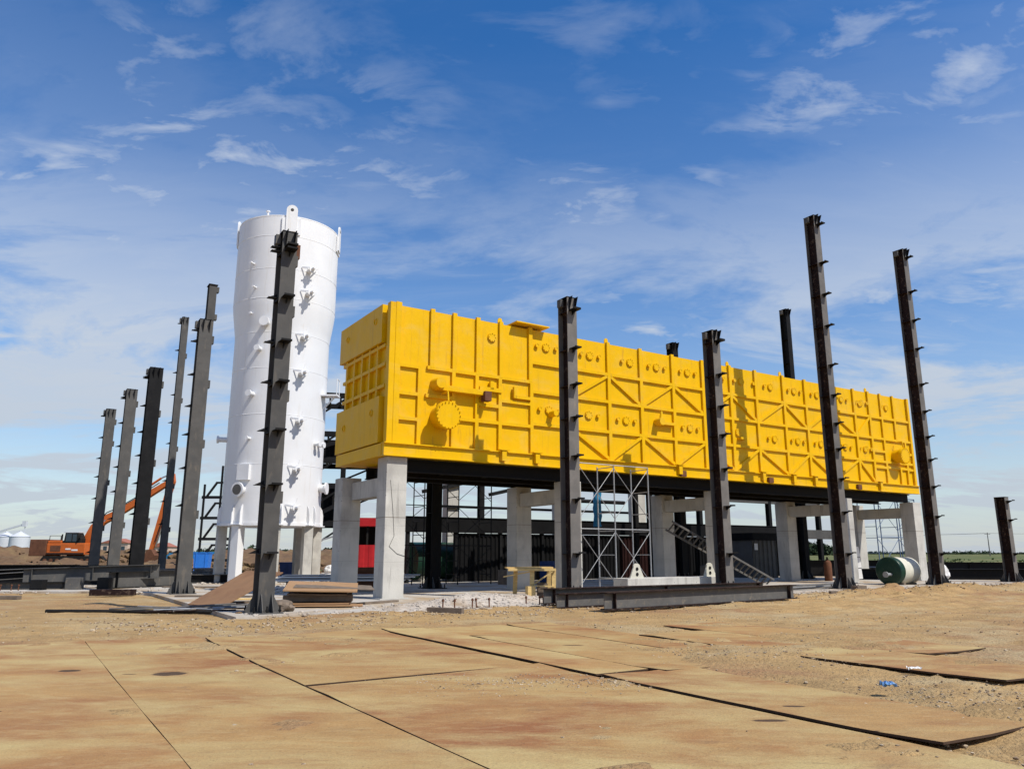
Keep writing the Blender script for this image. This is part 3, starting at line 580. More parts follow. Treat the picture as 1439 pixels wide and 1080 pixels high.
# ------------------------------------------------------------------ concrete pillars and cross beams
PU = [.48, 8.22, 16.88, 26.45, 33.0]
names = ['sunlit concrete pillar under the near corner of the yellow chamber', 'concrete pillar hidden behind the second short steel column', 'concrete pillar right behind the middle short steel column',
         'concrete pillar right behind the tallest looking steel column', 'concrete pillar under the far right corner of the chamber']
names_b = ['shaded concrete pillar under the far left corner, beside the white tank', 'shaded concrete pillar above the wooden trestle', 'shaded concrete pillar right of the silver scaffold',
           'shaded concrete pillar left of the tallest looking column', 'shaded rear concrete pillar near the white board']
for i, u in enumerate(PU):
    for k, v in enumerate((.46, 4.05)):
        top = 4.885 if (i == 0 and k == 0) else 4.415
        t = thing('concrete_pillar', (names, names_b)[k][i], 'pillar', W(u - (.25 if i == 0 and k else 0), v, .06), ANG, 'concrete pillars under the chamber')
        obj('shaft', MB().b2(-.39, .39, -.40, .40, 0, top - .06), 'concrete', t, bevel=.02)
        obj('footing', MB().b2(-.52, .52, -.53, .53, -.02, .035), 'concrete', t, bevel=.01)
        if i == 0 and k == 0: obj('wire', MB().tube([(.39 - .62, -.405, 4.0), (.39 - .5, -.408, 3.0), (.39 - .42, -.408, 2.1), (-.2, -.41, 1.75), (.1, -.41, 1.5), (.38, -.41, 1.42)], .006, 5), 'black_rubber', t)
        obj('strap', MB().b2(-.395, .395, -.405, .405, 2.72, 2.735), 'old_timber', t)
    cb = thing('cross_beam', ['shaded concrete cross beam beside the near corner pillar', 'concrete cross beam behind the second short column', 'concrete cross beam left of the middle short column', 'concrete cross beam left of the tallest looking column', 'concrete cross beam under the right end of the chamber'][i], 'beam', W(u, 2.25, 3.56), ANG, 'concrete cross beams between the pillars')
    obj('beam', MB().b2(-.25, .25, -1.395, 1.395, 0, .58 if i else .66), 'concrete', cb, bevel=.015)
# ------------------------------------------------------------------ white tank
TX, TY = -13.05, 41.8
tank = thing('storage_tank', 'tall white cylindrical steel tank on short legs', 'tank', (TX, TY, 0), 0)
WP = 'white_paint'
obj('shell', MB().lathe([(2.57, 3.05), (2.57, 13.2), (2.62, 13.6), (2.76, 14.6), (2.80, 15.0), (2.80, 19.8)], n=72), WP, tank, smooth=30)
obj('roof', MB().lathe([(2.80, 19.8), (2.2, 19.95), (1.0, 20.05), (.05, 20.08)], n=72, cap0=False), WP, tank, smooth=30)
obj('bottom_ring', MB().lathe([(2.62, 2.95), (2.62, 3.10)], n=72), WP, tank, smooth=30)
for z, r in ((6.1, 2.57), (8.7, 2.57), (11.2, 2.57), (13.18, 2.57), (15.02, 2.80), (16.7, 2.80), (18.6, 2.80), (19.74, 2.80)):
    obj('weld_seam', MB().lathe([(r, z - .018), (r + .012, z), (r, z + .018)], n=72, cap0=False, cap1=False), WP, tank, smooth=60)
for k in range(8):
    a = R_(22.5 + 45 * k); m_ = WP if k == 5 else 'concrete'
    lg = obj('leg', MB().b2(-.23, .23, -.23, .23, .06, 2.95), m_, tank, (2.45 * math.cos(a), 2.45 * math.sin(a), 0), (0, 0, ANG if m_ == 'concrete' else a))
    br = MB()
    for s_ in (-.27, .27): br.prism([(0, 0), (.26, 0), (.26, .55), (.20, .85), (.10, 1.0), (0, 1.0)], s_ - .025, s_ + .025, lambda p, q, t: (p, t, q))
    br.b2(-.02, .36, -.38, .38, -.05, 0)
    obj('leg_bracket', br, WP, tank, (2.46 * math.cos(a), 2.46 * math.sin(a), 3.02), (0, 0, a))
def lug(a, r, z, s=1.0):
    b = MB(); pts = [(-.30, -.9), (.30, -.9), (.30, .35)] + [(.30 * math.cos(t), .35 + .30 * math.sin(t)) for t in [math.pi * i / 10 for i in range(1, 10)]] + [(-.30, .35)]
    b.prism([(p * s, q * s) for p, q in pts], 0, .09, lambda p, q, t: (t, p, q))
    o = obj('lifting_lug', b, WP, tank, (r * math.cos(a), r * math.sin(a), z), (0, 0, a)); obj('lug_pad', MB().b2(-.03, .035, -.50, .50, -1.05, -.1), WP, o)
    obj('lug_hole', MB().cyl((.085, 0, .36 * s), (.10, 0, .36 * s), .09, None, 14), 'grey_primer', o)
for a in (-72, 5, 185, 110, -170): lug(R_(a), 2.81, 19.75)
obj('vent', MB().cyl((0, 0, 20.5), (0, 0, 20.95), .06).cyl((0, 0, 20.95), (0, 0, 21.0), .12), WP, tank, (-.6, -2.3, -.75))
def nozzle(a, z, r, rad, d, braced=False, m=WP, disc=False):
    o = obj('nozzle', MB().cyl((-.1, 0, 0), (d, 0, 0), rad * .7, None, 16), m, tank, (r * math.cos(a), r * math.sin(a), z), (0, 0, a), smooth=40)
    obj('flange', MB().cyl((d - .04, 0, 0), (d + .05, 0, 0), rad, None, 18), m, o, smooth=40)
    if disc: obj('blind_cover', MB().cyl((d + .05, 0, 0), (d + .07, 0, 0), rad * .72, None, 18), 'grey_primer', o)
    if braced:
        b = MB(); b.bar((0, -.42, .14), (d, -.08, .05), .03, .10); b.bar((0, .42, .14), (d, .08, .05), .03, .10); b.bar((d * .8, 0, .1), (d * .85, .08, .5), .035, .06)
        b.bar((d, -.30, -.03), (d, .30, .07), .04, .07); b.cyl((d + .0, 0, .0), (d + .3, 0, .0), .1, .07)
        obj('support_arm', b, m, o)
for z in (16.75, 15.4, 13.0, 11.0, 8.4, 5.85, 3.85): nozzle(R_(-49), z, 2.80 if z > 14 else 2.54, .20, .42, True)
for ang, z, rad, d in ((-112, 17.0, .07, .25), (-107, 15.6, .07, .25), (-112, 14.2, .07, .2), (-93, 13.65, .26, .35), (-99, 12.2, .16, .4), (-104, 9.75, .17, .45), (-104, 7.4, .10, .3), (-166, 7.6, .2, .5), (-14, 7.3, .16, .35), (-22, 7.3, .14, .35), (-3, 5.0, .32, .4)):
    nozzle(R_(ang), z, 2.80 if z > 14.4 else (2.62 if z > 13.3 else 2.54), rad, d)
nozzle(R_(-110), 4.75, 2.5, .37, .36, disc=True); obj('name_box', MB().b2(0, .25, -.35, .35, -.4, .4), WP, tank, (2.5 * math.cos(R_(-107)), 2.5 * math.sin(R_(-107)), 5.65), (0, 0, R_(-107)))
pf = obj('bracket_platform', MB().b2(0, .9, -.35, .35, -.05, 0.03), WP, tank, (2.5, -.3, 10.1)); obj('handrail', MB().tube([(.85, -.3, 0), (.85, -.3, .9), (.85, .3, .9), (.85, .3, 0)], .025, 6), WP, pf); obj('strut', MB().bar((0, 0, -.8), (.7, 0, -.05), .06, .08), WP, pf)
# ------------------------------------------------------------------ beams lying about
def lying_beam(name, p0, p1, h, w, label, group, m='oxide_primer', web='web_grey', stiff=2, tf=.025, cat='beam'):
    p0, p1 = Vector(p0), Vector(p1); d = p1 - p0; ln = Vector((d.x, d.y)).length
    t = thing(name, label, cat, p0, math.atan2(d.y, d.x), group); t.rotation_euler = (0, -math.atan2(d.z, ln), math.atan2(d.y, d.x)); ln = d.length
    obj('flange', MB().b2(0, ln, -w / 2, w / 2, h - tf, h), m, t); obj('flange', MB().b2(0, ln, -w / 2, w / 2, 0, tf), m, t)
    obj('web', MB().b2(.01, ln - .01, -.01, .01, tf, h - tf), web, t)
    for i in range(stiff):
        x = .35 + (ln - .7) * i / max(1, stiff - 1)
        for s_ in (-1, 1): obj('stiffener', MB().b2(x - .01, x + .01, min(s_ * .011, s_ * (w / 2 - .02)), max(s_ * .011, s_ * (w / 2 - .02)), tf, h - tf), m, t)
    return t
GB = 'oxide brown beams lying in front of the chamber'
lying_beam('steel_beam', W(3.35, -7.6, .06), W(12.3, -6.95, .06), .46, .30, 'front brown steel beam lying on the dirt before the chamber', GB)
lying_beam('steel_beam', W(3.0, -5.2, .10), W(13.0, -5.1, .08), .45, .32, 'rear brown steel beam lying behind another at the slab edge', GB, stiff=3)
lying_beam('steel_beam', W(2.75, -6.2, .05), W(11.9, -5.85, .06), .40, .26, 'middle brown steel beam squeezed between two others', GB, stiff=2)
GR = 'dark beams stacked on the right'
lying_beam('steel_beam', (20.2, 46.4, .05), (40, 44.6, .05), .62, .35, 'long black beam lying on the ground right of the green tank', GR, 'dark_primer', 'dark_primer', 5)
lying_beam('steel_beam', (24, 50.5, .05), (44, 48.2, .05), .95, .35, 'taller black beam lying behind another by the green field', GR, 'dark_primer', 'dark_primer', 5)
lying_beam('steel_beam', (29.8, 45.0, .68), (41, 43.8, .68), .30, .25, 'small black beam resting on the beam at the right edge', GR, 'dark_primer', 'dark_primer', 3)
lying_beam('steel_beam', (13.5, 53, .05), (27, 51.8, .05), 1.05, .35, 'black beam lying under the right end of the chamber', GR, 'dark_primer', 'dark_primer', 4)
GL = 'dark grey beams stacked on the left'
lying_beam('steel_beam', (-21.2, 34.0, .30), (-16.2, 36.0, .46), .62, .35, 'deep grey beam lying before the leftmost columns', GL, 'grey_primer', 'grey_primer', 3)
lying_beam('steel_beam', (-31, 35.2, .10), (-20.3, 36.6, .10), .95, .35, 'dark beam at the bottom of the left stack', GL, 'dark_primer', 'dark_primer', 4)
lying_beam('steel_beam', (-25.6, 33.4, .45), (-21.4, 36.2, .62), .30, .45, 'flat grey beam resting aslant on the left stack', GL, 'web_grey', 'dark_primer', 2)
lying_beam('steel_beam', (-24.0, 33.2, .32), (-19.8, 35.8, .62), .28, .42, 'second flat grey beam aslant on the left stack', GL, 'web_grey', 'dark_primer', 2)
lying_beam('steel_beam', (-36, 39.0, .1), (-18.6, 38.4, .1), .9, .3, 'thin dark beam at the back of the left stack', GL, 'dark_primer', 'dark_primer', 4)
lying_beam('steel_beam', (-17.6, 34.2, .08), (-15.6, 37.8, .08), .7, .4, 'short dark beam end showing its profile by the stepped column', GL, 'dark_primer', 'grey_primer', 2)
def block(name, p, d, m, label, cat, rz=0.0, group=None, bevel=.01):
    return tag(obj(name, MB().b2(-d[0] / 2, d[0] / 2, -d[1] / 2, d[1] / 2, 0, d[2]), m, None, p, (0, 0, rz), bevel=bevel), label, cat, group)
block('steel_block', (-20.0, 33.2, .06), (.5, .4, .42), 'dark_primer', 'dark block propping the left beams, leftmost one', 'block')
block('concrete_block', (-18.7, 33.6, .06), (.6, .4, .5), 'web_grey', 'grey block propping the left beams, middle one', 'block')
block('steel_block', (-17.4, 33.6, .06), (.5, .4, .5), 'dark_primer', 'dark block propping the left beams, rightmost one', 'block')
block('steel_offcut', (-15.0, 29.6, .03), (1.6, .3, .22), 'oxide_primer', 'purple brown steel offcut on the dirt left of the stepped column', 'offcut', R_(4))
block('timber_baulk', (-18.3, 27.6, 0), (2.2, .25, .13), 'old_timber', 'weathered timber baulk on the dirt at the left edge', 'timber', R_(-3))
block('concrete_block', W(18.6, -5.3, .05), (.62, .3, .24), 'old_timber', 'brown block on the dirt below the tallest looking column', 'block', ANG)
block('concrete_block', W(26.6, -5.1, .06), (.75, .35, .16), 'concrete', 'low grey block below the tall column at the right end', 'block', ANG)
block('timber_baulk', W(-.65, -5.85, .02), (1.05, .16, .15), 'old_timber', 'short dark timber on the gravel in front of the near pillar', 'timber', ANG - R_(55))
block('timber_offcut', W(15.9, -6.0, .08), (.35, .14, .1), 'old_timber', 'small dark offcut on the dirt right of the brown beams', 'timber', .3)
# ------------------------------------------------------------------ tan sheets by the near column
def sheet(cs_, th, label, m='tan_sheet', name='steel_sheet', group='tan sheets by the near column'):
    P4 = [Vector(c) for c in cs_]; nrm = (P4[1] - P4[0]).cross(P4[3] - P4[0]).normalized()
    if nrm.z < 0: nrm = -nrm
    c = sum(P4, Vector()) / 4; b = MB(); n = 8; vs_ = []
    for k in (0, 1):
        for j in range(n + 1):
            for i in range(n + 1):
                a, e = i / n, j / n
                p = (P4[0] * (1 - a) + P4[1] * a) * (1 - e) + (P4[3] * (1 - a) + P4[2] * a) * e
                vs_.append(p - c - nrm * (th * k) + nrm * .012 * noise.noise(p * 1.3))
    w = n + 1; q = w * w; top = [(j * w + i, j * w + i + 1, (j + 1) * w + i + 1, (j + 1) * w + i) for j in range(n) for i in range(n)]
    fs = top + [tuple(q + x for x in reversed(f)) for f in top]
    rim = list(range(w)) + [j * w + n for j in range(1, w)] + [n * w + i for i in range(n - 1, -1, -1)] + [j * w for j in range(n - 1, 0, -1)]
    fs += [(a, q + a, q + b_, b_) for a, b_ in zip(rim, rim[1:] + rim[:1])]
    b.add(vs_, fs); return tag(obj(name, b, m, None, c), label, 'sheet', group)
sheet([(-9.75, 23.75, .09), (-8.3, 22.6, .09), (-6.9, 23.6, 1.02), (-8.4, 24.75, 1.04)], .03, 'brown sheet leaning up to the right behind the near column', 'brown_sheet')
sheet([(-6.55, 22.5, .56), (-4.5, 22.9, .50), (-4.9, 25.0, .66), (-6.95, 24.5, .74)], .035, 'topmost tan sheet on the stack right of the near column')
sheet([(-6.5, 22.7, .18), (-4.75, 23.0, .17), (-5.0, 24.8, .16), (-6.8, 24.4, .16)], .04, 'lowest tan sheet of the stack right of the near column')
sheet([(-6.5, 22.75, .44), (-4.85, 23.1, .40), (-5.1, 24.9, .48), (-6.8, 24.5, .50)], .03, 'middle dark sheet in the stack right of the near column', 'old_timber')
block('timber_bearer', (-5.7, 23.2, .20), (2.0, .18, .18), 'old_timber', 'timber bearer between the sheets, front one', 'timber', R_(9))
block('timber_bearer', (-5.9, 24.3, .19), (1.9, .18, .20), 'old_timber', 'timber bearer between the sheets, rear one', 'timber', R_(9))
block('timber_bearer', (-5.6, 23.5, .06), (1.9, .2, .08), 'old_timber', 'timber bearer on the slab under the sheet stack', 'timber', R_(9))
ps = thing('panel_stack', 'stack of long pale panels on bearers behind the tan sheets', 'stack', (-7.0, 32.2, .06), R_(6))
for k in range(4): obj('panel', MB().b2(-2.7 + .12 * k, 2.6 + .2 * k, -.5 + .05 * k, .5, .42 + k * .065, .46 + k * .065), 'galvanised' if k % 2 else 'trash_white', ps)
for x in (-2.0, 0, 2.0): obj('bearer', MB().b2(x - .12, x + .12, -.5, .5, 0, .42), 'old_timber', ps)
def lump(name, p, r, m, label, cat, s=1.0):
    bm = bmesh.new(); bmesh.ops.create_icosphere(bm, subdivisions=3, radius=1)
    for v in bm.verts: v.co *= r * (1 + .35 * noise.fractal(v.co * 1.6 + Vector(p), 1, 2, 3)); v.co.z *= .55 * s
    me = bpy.data.meshes.new(name); bm.to_mesh(me); bm.free(); me.materials.append(M[m]); return tag(obj(name, me, None, None, p), label, cat)
lump('sack', (-6.2, 21.3, .16), .33, 'old_timber', 'crumpled brown sack at the foot of the near column', 'sack')
lump('clod', (-7.1, 20.6, .05), .09, 'mound_dirt', 'brown clod of earth on the dirt before the near column', 'clod')
# rods and pipes on the ground
for i, (p0, p1, r, m) in enumerate([((-11.0, 21.6, .10), (-7.5, 22.3, .16), .02, 'web_grey'), ((-10.4, 21.3, .09), (-7.9, 22.6, .18), .02, 'web_grey'), ((-9.6, 21.2, .10), (-6.9, 22.0, .14), .025, 'galvanised'),
        ((-10.0, 22.0, .12), (-7.2, 21.6, .12), .02, 'oxide_primer'), ((-9.0, 21.0, .08), (-7.2, 22.4, .18), .03, 'web_grey'), ((-12.8, 21.75, .03), (-8.0, 21.05, .06), .05, 'black_rubber'), ((-10.6, 22.4, .12), (-8.0, 21.1, .12), .018, 'galvanised'), ((-9.9, 20.9, .07), (-7.4, 21.2, .10), .02, 'oxide_primer')]):
    tag(obj('steel_rod', MB().cyl((0, 0, 0), Vector(p1) - Vector(p0), r, None, 8), m, None, p0, smooth=40), 'thin steel rod in the tangle on the dirt left of the near column' if i != 5 else 'long dark cable lying on the dirt at the left', 'rod' if i != 5 else 'cable', None if i == 5 else 'rods in the tangle by the near column')
# anchor bolts standing out of the rubble
ab = MB(); ab.cyl((0, 0, 0), (0, 0, .26), .02, None, 8); ab.cyl((0, 0, .19), (0, 0, .235), .042, None, 6); AB = ab.mesh('anchor_bolt', 'rust')
for u, v in [(-.2, -4.7), (.15, -4.75), (.75, -4.7), (.95, -4.6), (1.35, -4.65), (2.75, -4.5), (3.1, -4.7), (3.28, -4.65), (3.5, -4.75), (3.8, -4.5), (4.0, -4.7), (4.15, -4.75), (4.5, -4.65)]:
    tag(obj('anchor_bolt', AB, None, None, W(u, v - .15, .06 + max(0, heap(u, v - .15)) * .6), (random.uniform(-.08, .08), random.uniform(-.08, .08), 0)), 'rusty anchor bolt sticking up from the rubble before the chamber', 'bolt', 'anchor bolts before the chamber')
for x in (-21.6, -21.2, -20.75, -20.45):
    tag(obj('anchor_bolt', AB, None, None, (x, 32.4, .06), (0, 0, 0)).__class__ and bpy.data.objects[-1] if False else obj('anchor_bolt', AB, None, None, (x, 32.6, .06)), 'anchor bolt on the slab edge at the left of the photo', 'bolt', 'anchor bolts at the left slab edge')
# ------------------------------------------------------------------ wooden trestle
tr = thing('trestle', 'rough yellow timber trestle table standing on the rubble', 'trestle', W(4.85, -1.75, .06), R_(6))
obj('top_board', MB().b2(-.85, .78, -.35, .35, 1.00, 1.05), 'timber', tr)
obj('top_board', MB().b2(-.80, .85, -.42, -.30, .92, 1.0), 'timber', tr)
for x, y in ((.02, -.34), (.78, -.32), (-.5, .32), (.7, .34)): obj('leg', MB().bar((x, y, 0), (x + .03, y * .8, 1.0), .14, .14), 'timber', tr)
obj('brace', MB().bar((.05, -.36, .45), (.78, -.36, .92), .04, .10, up=(0, 1, 0)), 'timber', tr); obj('brace', MB().bar((.0, -.38, .42), (.8, -.38, .40), .04, .10, up=(0, 1, 0)), 'timber', tr); obj('brace', MB().bar((-.95, -.2, .72), (.0, -.36, .9), .04, .08, up=(0, 1, 0)), 'timber', tr)
block('wooden_stump', W(4.5, -2.3, .06), (.28, .28, .42), 'timber', 'stubby yellow timber post beside the trestle, left one', 'post', .3)
block('wooden_stump', W(5.2, -2.0, .06), (.34, .30, .50), 'old_timber', 'dark timber post under the trestle', 'post', .1)
# ------------------------------------------------------------------ concrete lifting weight
cw = thing('lifting_weight', 'long pale concrete block with two upright lug plates', 'weight', W(8.35, -2.9, .06), ANG)
obj('block', MB().b2(0, 5.0, 0, .8, 0, .62), 'concrete', cw, bevel=.02)
for x in (.62, 4.45):
    b = MB(); b.prism([(-.34, 0), (.34, 0), (.16, .38)] + [(.16 * math.cos(t), .40 + .13 * math.sin(t)) for t in [math.pi * i / 8 for i in range(9)]] + [(-.16, .38)], -.03, .03, lambda p, q, t: (p, t, q))
    lg = obj('lug_plate', b, 'pale_fibre', cw, (x, .2, .62))
    for z in (.14, .33): obj('hole', MB().cyl((0, -.033, z), (0, -.045, z), .065, None, 12), 'black_rubber', lg)
# ------------------------------------------------------------------ ladder
p0, p1 = W(21.6, 1.5, .10), W(14.9, 1.6, 2.82); ld = thing('ladder', 'aluminium ladder leaning up to the left behind the middle column', 'ladder', p0, 0)
d = p1 - p0; sx = Vector((UY, -UX, 0)) * .22 + Vector((0, 0, .18))
for s_ in (-1, 1): obj('rail', MB().bar(sx * s_, d + sx * s_, .04, .09), 'web_grey', ld)
for i in range(22): q = d * ((i + .5) / 22); obj('rung', MB().bar(q - sx, q + sx, .045, .06), 'web_grey', ld)
# ------------------------------------------------------------------ scaffolds
def scaffold(name, org, rz, xs, depth, tiers, h, label, m, rr=.024, plank=True):
    t = thing(name, label, 'scaffold', org, rz); Ht = tiers * h
    for x in xs:
        for y in (0, depth):
            obj('upright', MB().cyl((x, y, 0), (x, y, Ht), rr, None, 8), m, t, smooth=40)
        for k in range(tiers):
            for q in (.25, .60, .97): obj('rung', MB().cyl((x, 0, k * h + q * h), (x, depth, k * h + q * h), rr * .7, None, 6), m, t)
    for a, c in zip(xs, xs[1:]):
        for k in range(tiers):
            for y in (0,):
                z0, z1 = k * h + .15 * h, k * h + .95 * h
                obj('brace', MB().cyl((a, y, z0), (c, y, z1), rr * .5, None, 6), m, t); obj('brace', MB().cyl((a, y, z1), (c, y, z0), rr * .5, None, 6), m, t)
                obj('ledger', MB().cyl((a, y, (k + 1) * h - .02), (c, y, (k + 1) * h - .02), rr * .8, None, 6), m, t)
    return t
scaffold('scaffold', W(6.75, -2.0, .06), ANG, (0.15, 1.85, 3.6), 1.0, 2, 2.42, 'silver tube scaffold in front of the middle of the chamber', 'galvanised', .027)
scaffold('scaffold', W(36.4, 4.8, .06), ANG, (0, 2.4, 4.7), 1.2, 2, 2.55, 'thin blue tube scaffold beyond the right end of the chamber', 'blue_scaffold', .035)
# ------------------------------------------------------------------ green tank lying on the right
gt = thing('horizontal_tank', 'dark green plastic tank with pale body lying right of the chamber', 'tank', W(25.9, -2.2, .06), ANG + R_(2))
obj('body', MB().cyl((0.0, 0, .66), (1.75, 0, .66), .66, None, 36), 'pale_fibre', gt, smooth=40)
hd = MB(); n = 36; pf = [(.672, .30), (.672, -.05), (.65, -.08), (.60, -.10), (.30, -.13), (.02, -.14)]; vs_ = []
for r, x in pf:
    for i in range(n): a = 2 * math.pi * i / n; vs_.append((x, r * math.cos(a), .66 + r * math.sin(a)))
hd.add(vs_, [(k * n + i, k * n + (i + 1) % n, (k + 1) * n + (i + 1) % n, (k + 1) * n + i) for k in range(len(pf) - 1) for i in range(n)] + [tuple(range((len(pf) - 1) * n, len(pf) * n))])
obj('end_cap', hd, 'green_plastic', gt, smooth=50)
obj('nozzle', MB().cyl((-.6, -.15, .5), (-.1, -.15, .5), .07), 'galvanised', gt); obj('flange', MB().cyl((-.64, -.15, .5), (-.58, -.15, .5), .14), 'galvanised', gt)
for x in (.4, 1.4): obj('chock', MB().b2(x - .1, x + .1, -.5, .5, 0, .09), 'old_timber', gt)
# bars and pipes stacked to the right of the ladder
for i, (u, v, z, ln, a, r) in enumerate([(15.4, -3.4, .12, 5.0, 2, .05), (15.2, -3.0, .12, 6.0, 5, .05), (15.8, -2.4, .16, 5.2, 0, .06), (16.5, -1.8, .14, 6.5, 3, .05), (15.5, -3.7, .24, 3.8, 6, .04), (17.5, -1.2, .12, 5.2, -2, .06)]):
    p = W(u, v, z); a = ANG + R_(a); tag(obj('steel_bar', MB().bar((0, 0, 0), (ln * math.cos(a), ln * math.sin(a), .02), r * 2, r * 1.4), 'galvanised' if i % 2 else 'web_grey', None, p), 'flat steel bar in the loose stack behind the tallest looking column', 'bar', 'flat bars by the tallest looking column')
br = thing('gas_bottle', 'rusty brown gas bottle left of the tallest looking column', 'bottle', (17.6, 43.6, .06), 0)
obj('body', MB().lathe([(.20, 0), (.21, .05), (.21, .95), (.16, 1.08), (.06, 1.14), (.05, 1.2)], n=20), 'rust', br, smooth=40); obj('valve', MB().b2(-.04, .04, -.04, .04, 1.2, 1.3), 'dark_primer', br)
obj('cap', MB().cyl((0, 0, 1.12), (0, 0, 1.18), .09), 'dark_primer', br)
wb = thing('white_board', 'white panelled board leaning by the rear pillar at the right', 'board', (20.0, 45.3, .06), R_(8))
for k in range(3): obj('panel', MB().b2(-.28 + .03 * k, .28 + .03 * k, -.03, .03, .05 + k * .62, .62 + k * .62), 'trash_white', wb, rot=(0, R_(-5), 0))
obj('frame', MB().b2(-.33, -.29, -.05, .05, 0, 1.95), 'galvanised', wb, rot=(0, R_(-5), 0))
lump('wrapped_bundle', W(28.35, -3.4, .62), .34, 'trash_white', 'white plastic wrapping tied to the foot of the tall right column', 'wrapping', 2.6)
# ------------------------------------------------------------------ dark cladded wall behind, under the chamber
wl = thing('clad_wall', 'long black corrugated steel wall behind the chamber pillars', 'wall', W(6.8, 12.5, .06), ANG)
def corr(w, h, m, pitch=.28, dep=.06):
    b = MB(); pts = []; x = 0
    while x < w - .01: pts += [(x, 0), (x + pitch * .35, 0), (x + pitch * .5, -dep), (x + pitch * .85, -dep)]; x += pitch
    pts = [(min(p, w), q) for p, q in pts] + [(w, 0)]
    n = len(pts); b.add([(p, q, z) for z in (0, h) for p, q in pts], [(i, i + 1, n + i + 1, n + i) for i in range(n - 1)]); b.add([(p, q + .02, z) for z in (0, h) for p, q in pts], [(i, n + i, n + i + 1, i + 1) for i in range(n - 1)]); return b.mesh('clad_panel', m)
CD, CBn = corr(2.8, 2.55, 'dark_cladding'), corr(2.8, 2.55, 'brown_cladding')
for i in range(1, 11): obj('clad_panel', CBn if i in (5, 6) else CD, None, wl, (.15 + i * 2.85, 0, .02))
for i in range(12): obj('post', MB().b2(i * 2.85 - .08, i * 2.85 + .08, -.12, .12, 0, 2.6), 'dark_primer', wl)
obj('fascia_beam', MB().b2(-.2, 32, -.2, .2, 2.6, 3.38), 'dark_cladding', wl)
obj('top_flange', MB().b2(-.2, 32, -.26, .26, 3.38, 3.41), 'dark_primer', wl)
cab = thing('site_cabin', 'small grey corrugated cabin under the chamber left of the tallest looking column', 'cabin', W(28.4, 8.2, .06), ANG)
obj('front', corr(2.2, 2.3, 'grey_cladding', .4), None, cab); obj('side', MB().b2(0, .04, .03, 2.4, 0, 2.3), 'grey_cladding', cab); obj('roof', MB().b2(-.1, 2.3, -.15, 2.5, 2.3, 2.75), 'dark_cladding', cab); obj('back', MB().b2(0, 2.2, 2.36, 2.4, 0, 2.3), 'grey_cladding', cab); obj('side', MB().b2(2.16, 2.2, .03, 2.36, 0, 2.3), 'grey_cladding', cab); obj('notice', MB().b2(.1, .4, -.085, -.07, 1.7, 2.1), 'trash_white', cab)
gv_ = thing('green_vessel', 'dark green vessel in the shade under the chamber', 'vessel', W(9.2, 14.2, .06), ANG)
obj('body', MB().cyl((-1.4, 0, 1.1), (1.6, 0, 1.1), 1.0, None, 32), 'green_plastic', gv_, smooth=40)
for x in (-.9, 1.1): obj('saddle', MB().b2(x - .12, x + .12, -.6, .6, 0, .35), 'concrete', gv_)
# rear steel frame seen between wall top and chamber
rf = thing('rear_steelwork', 'dark steel frame of posts and roof beams behind the black wall', 'frame', W(0, 14.5, .06), ANG)
for i, u in enumerate((9.2, 12.4, 18.2, 24.5, 30.5, 38.0, 44.0)):
    b = MB(); hshaft(b, .35, .3, 0, 6.2, x0=u); obj('post', b, 'dark_primer', rf)
for z in (4.05, 5.9): obj('beam', MB().b2(9.0, 24.4, -.10, .10, z, z + (.14 if z < 5 else .3)), 'dark_primer', rf)
obj('beam', MB().b2(30.5, 44, -.15, .15, 5.2, 5.6), 'grey_primer', rf)
obj('beam', MB().b2(33.0, 46, -.2, .2, 2.6, 3.3), 'grey_primer', rf)
for a, c in ((8.6, 13.0), (13.0, 17.4)): obj('rafter', MB().bar((a, 0, 4.9), (c, 0, 5.9), .2, .28, up=(0, 1, 0)), 'dark_primer', rf)
rc = thing('concrete_pillar', 'grey concrete pillar rising behind the black wall near the trestle', 'pillar', W(10.6, 14.9, .06), ANG, 'rear concrete pillars'); obj('shaft', MB().b2(-.35, .35, -.35, .35, 0, 6.0), 'concrete', rc, bevel=.02); obj('cap', MB().b2(-.4, .4, -.4, .4, 6.0, 6.2), 'concrete', rc)
rc = thing('concrete_pillar', 'grey concrete pillar rising behind the black wall left of the blue sheet', 'pillar', W(17.4, 13.6, .06), ANG, 'rear concrete pillars'); obj('shaft', MB().b2(-.3, .3, -.3, .3, 0, 6.0), 'concrete', rc, bevel=.02); obj('cap', MB().b2(-.4, .4, -.4, .4, 6.0, 6.2), 'concrete', rc)
rc = thing('concrete_pillar', 'grey concrete pillar rising behind the black wall right of the scaffold', 'pillar', W(23.6, 13.4, .06), ANG, 'rear concrete pillars'); obj('shaft', MB().b2(-.4, .4, -.4, .4, 0, 6.0), 'concrete', rc, bevel=.02); obj('cap', MB().b2(-.45, .45, -.45, .45, 6.0, 6.2), 'concrete', rc)
bt = MB(); n = 16; vs_ = []
for j in range(13):
    for i in range(n): a = 2 * math.pi * i / n; r = .22 * (1 + .35 * noise.noise(Vector((math.cos(a), math.sin(a), j * .5)))); vs_.append((r * math.cos(a), r * math.sin(a), j * .2))
bt.add(vs_, [(j * n + i, j * n + (i + 1) % n, (j + 1) * n + (i + 1) % n, (j + 1) * n + i) for j in range(12) for i in range(n)] + [tuple(range(12 * n, 13 * n)), tuple(reversed(range(n)))])
tag(obj('tarpaulin', bt, 'blue_sheet', None, W(16.7, 9.0, 3.0), smooth=60), 'blue tarpaulin hanging rolled behind the silver scaffold', 'tarpaulin')
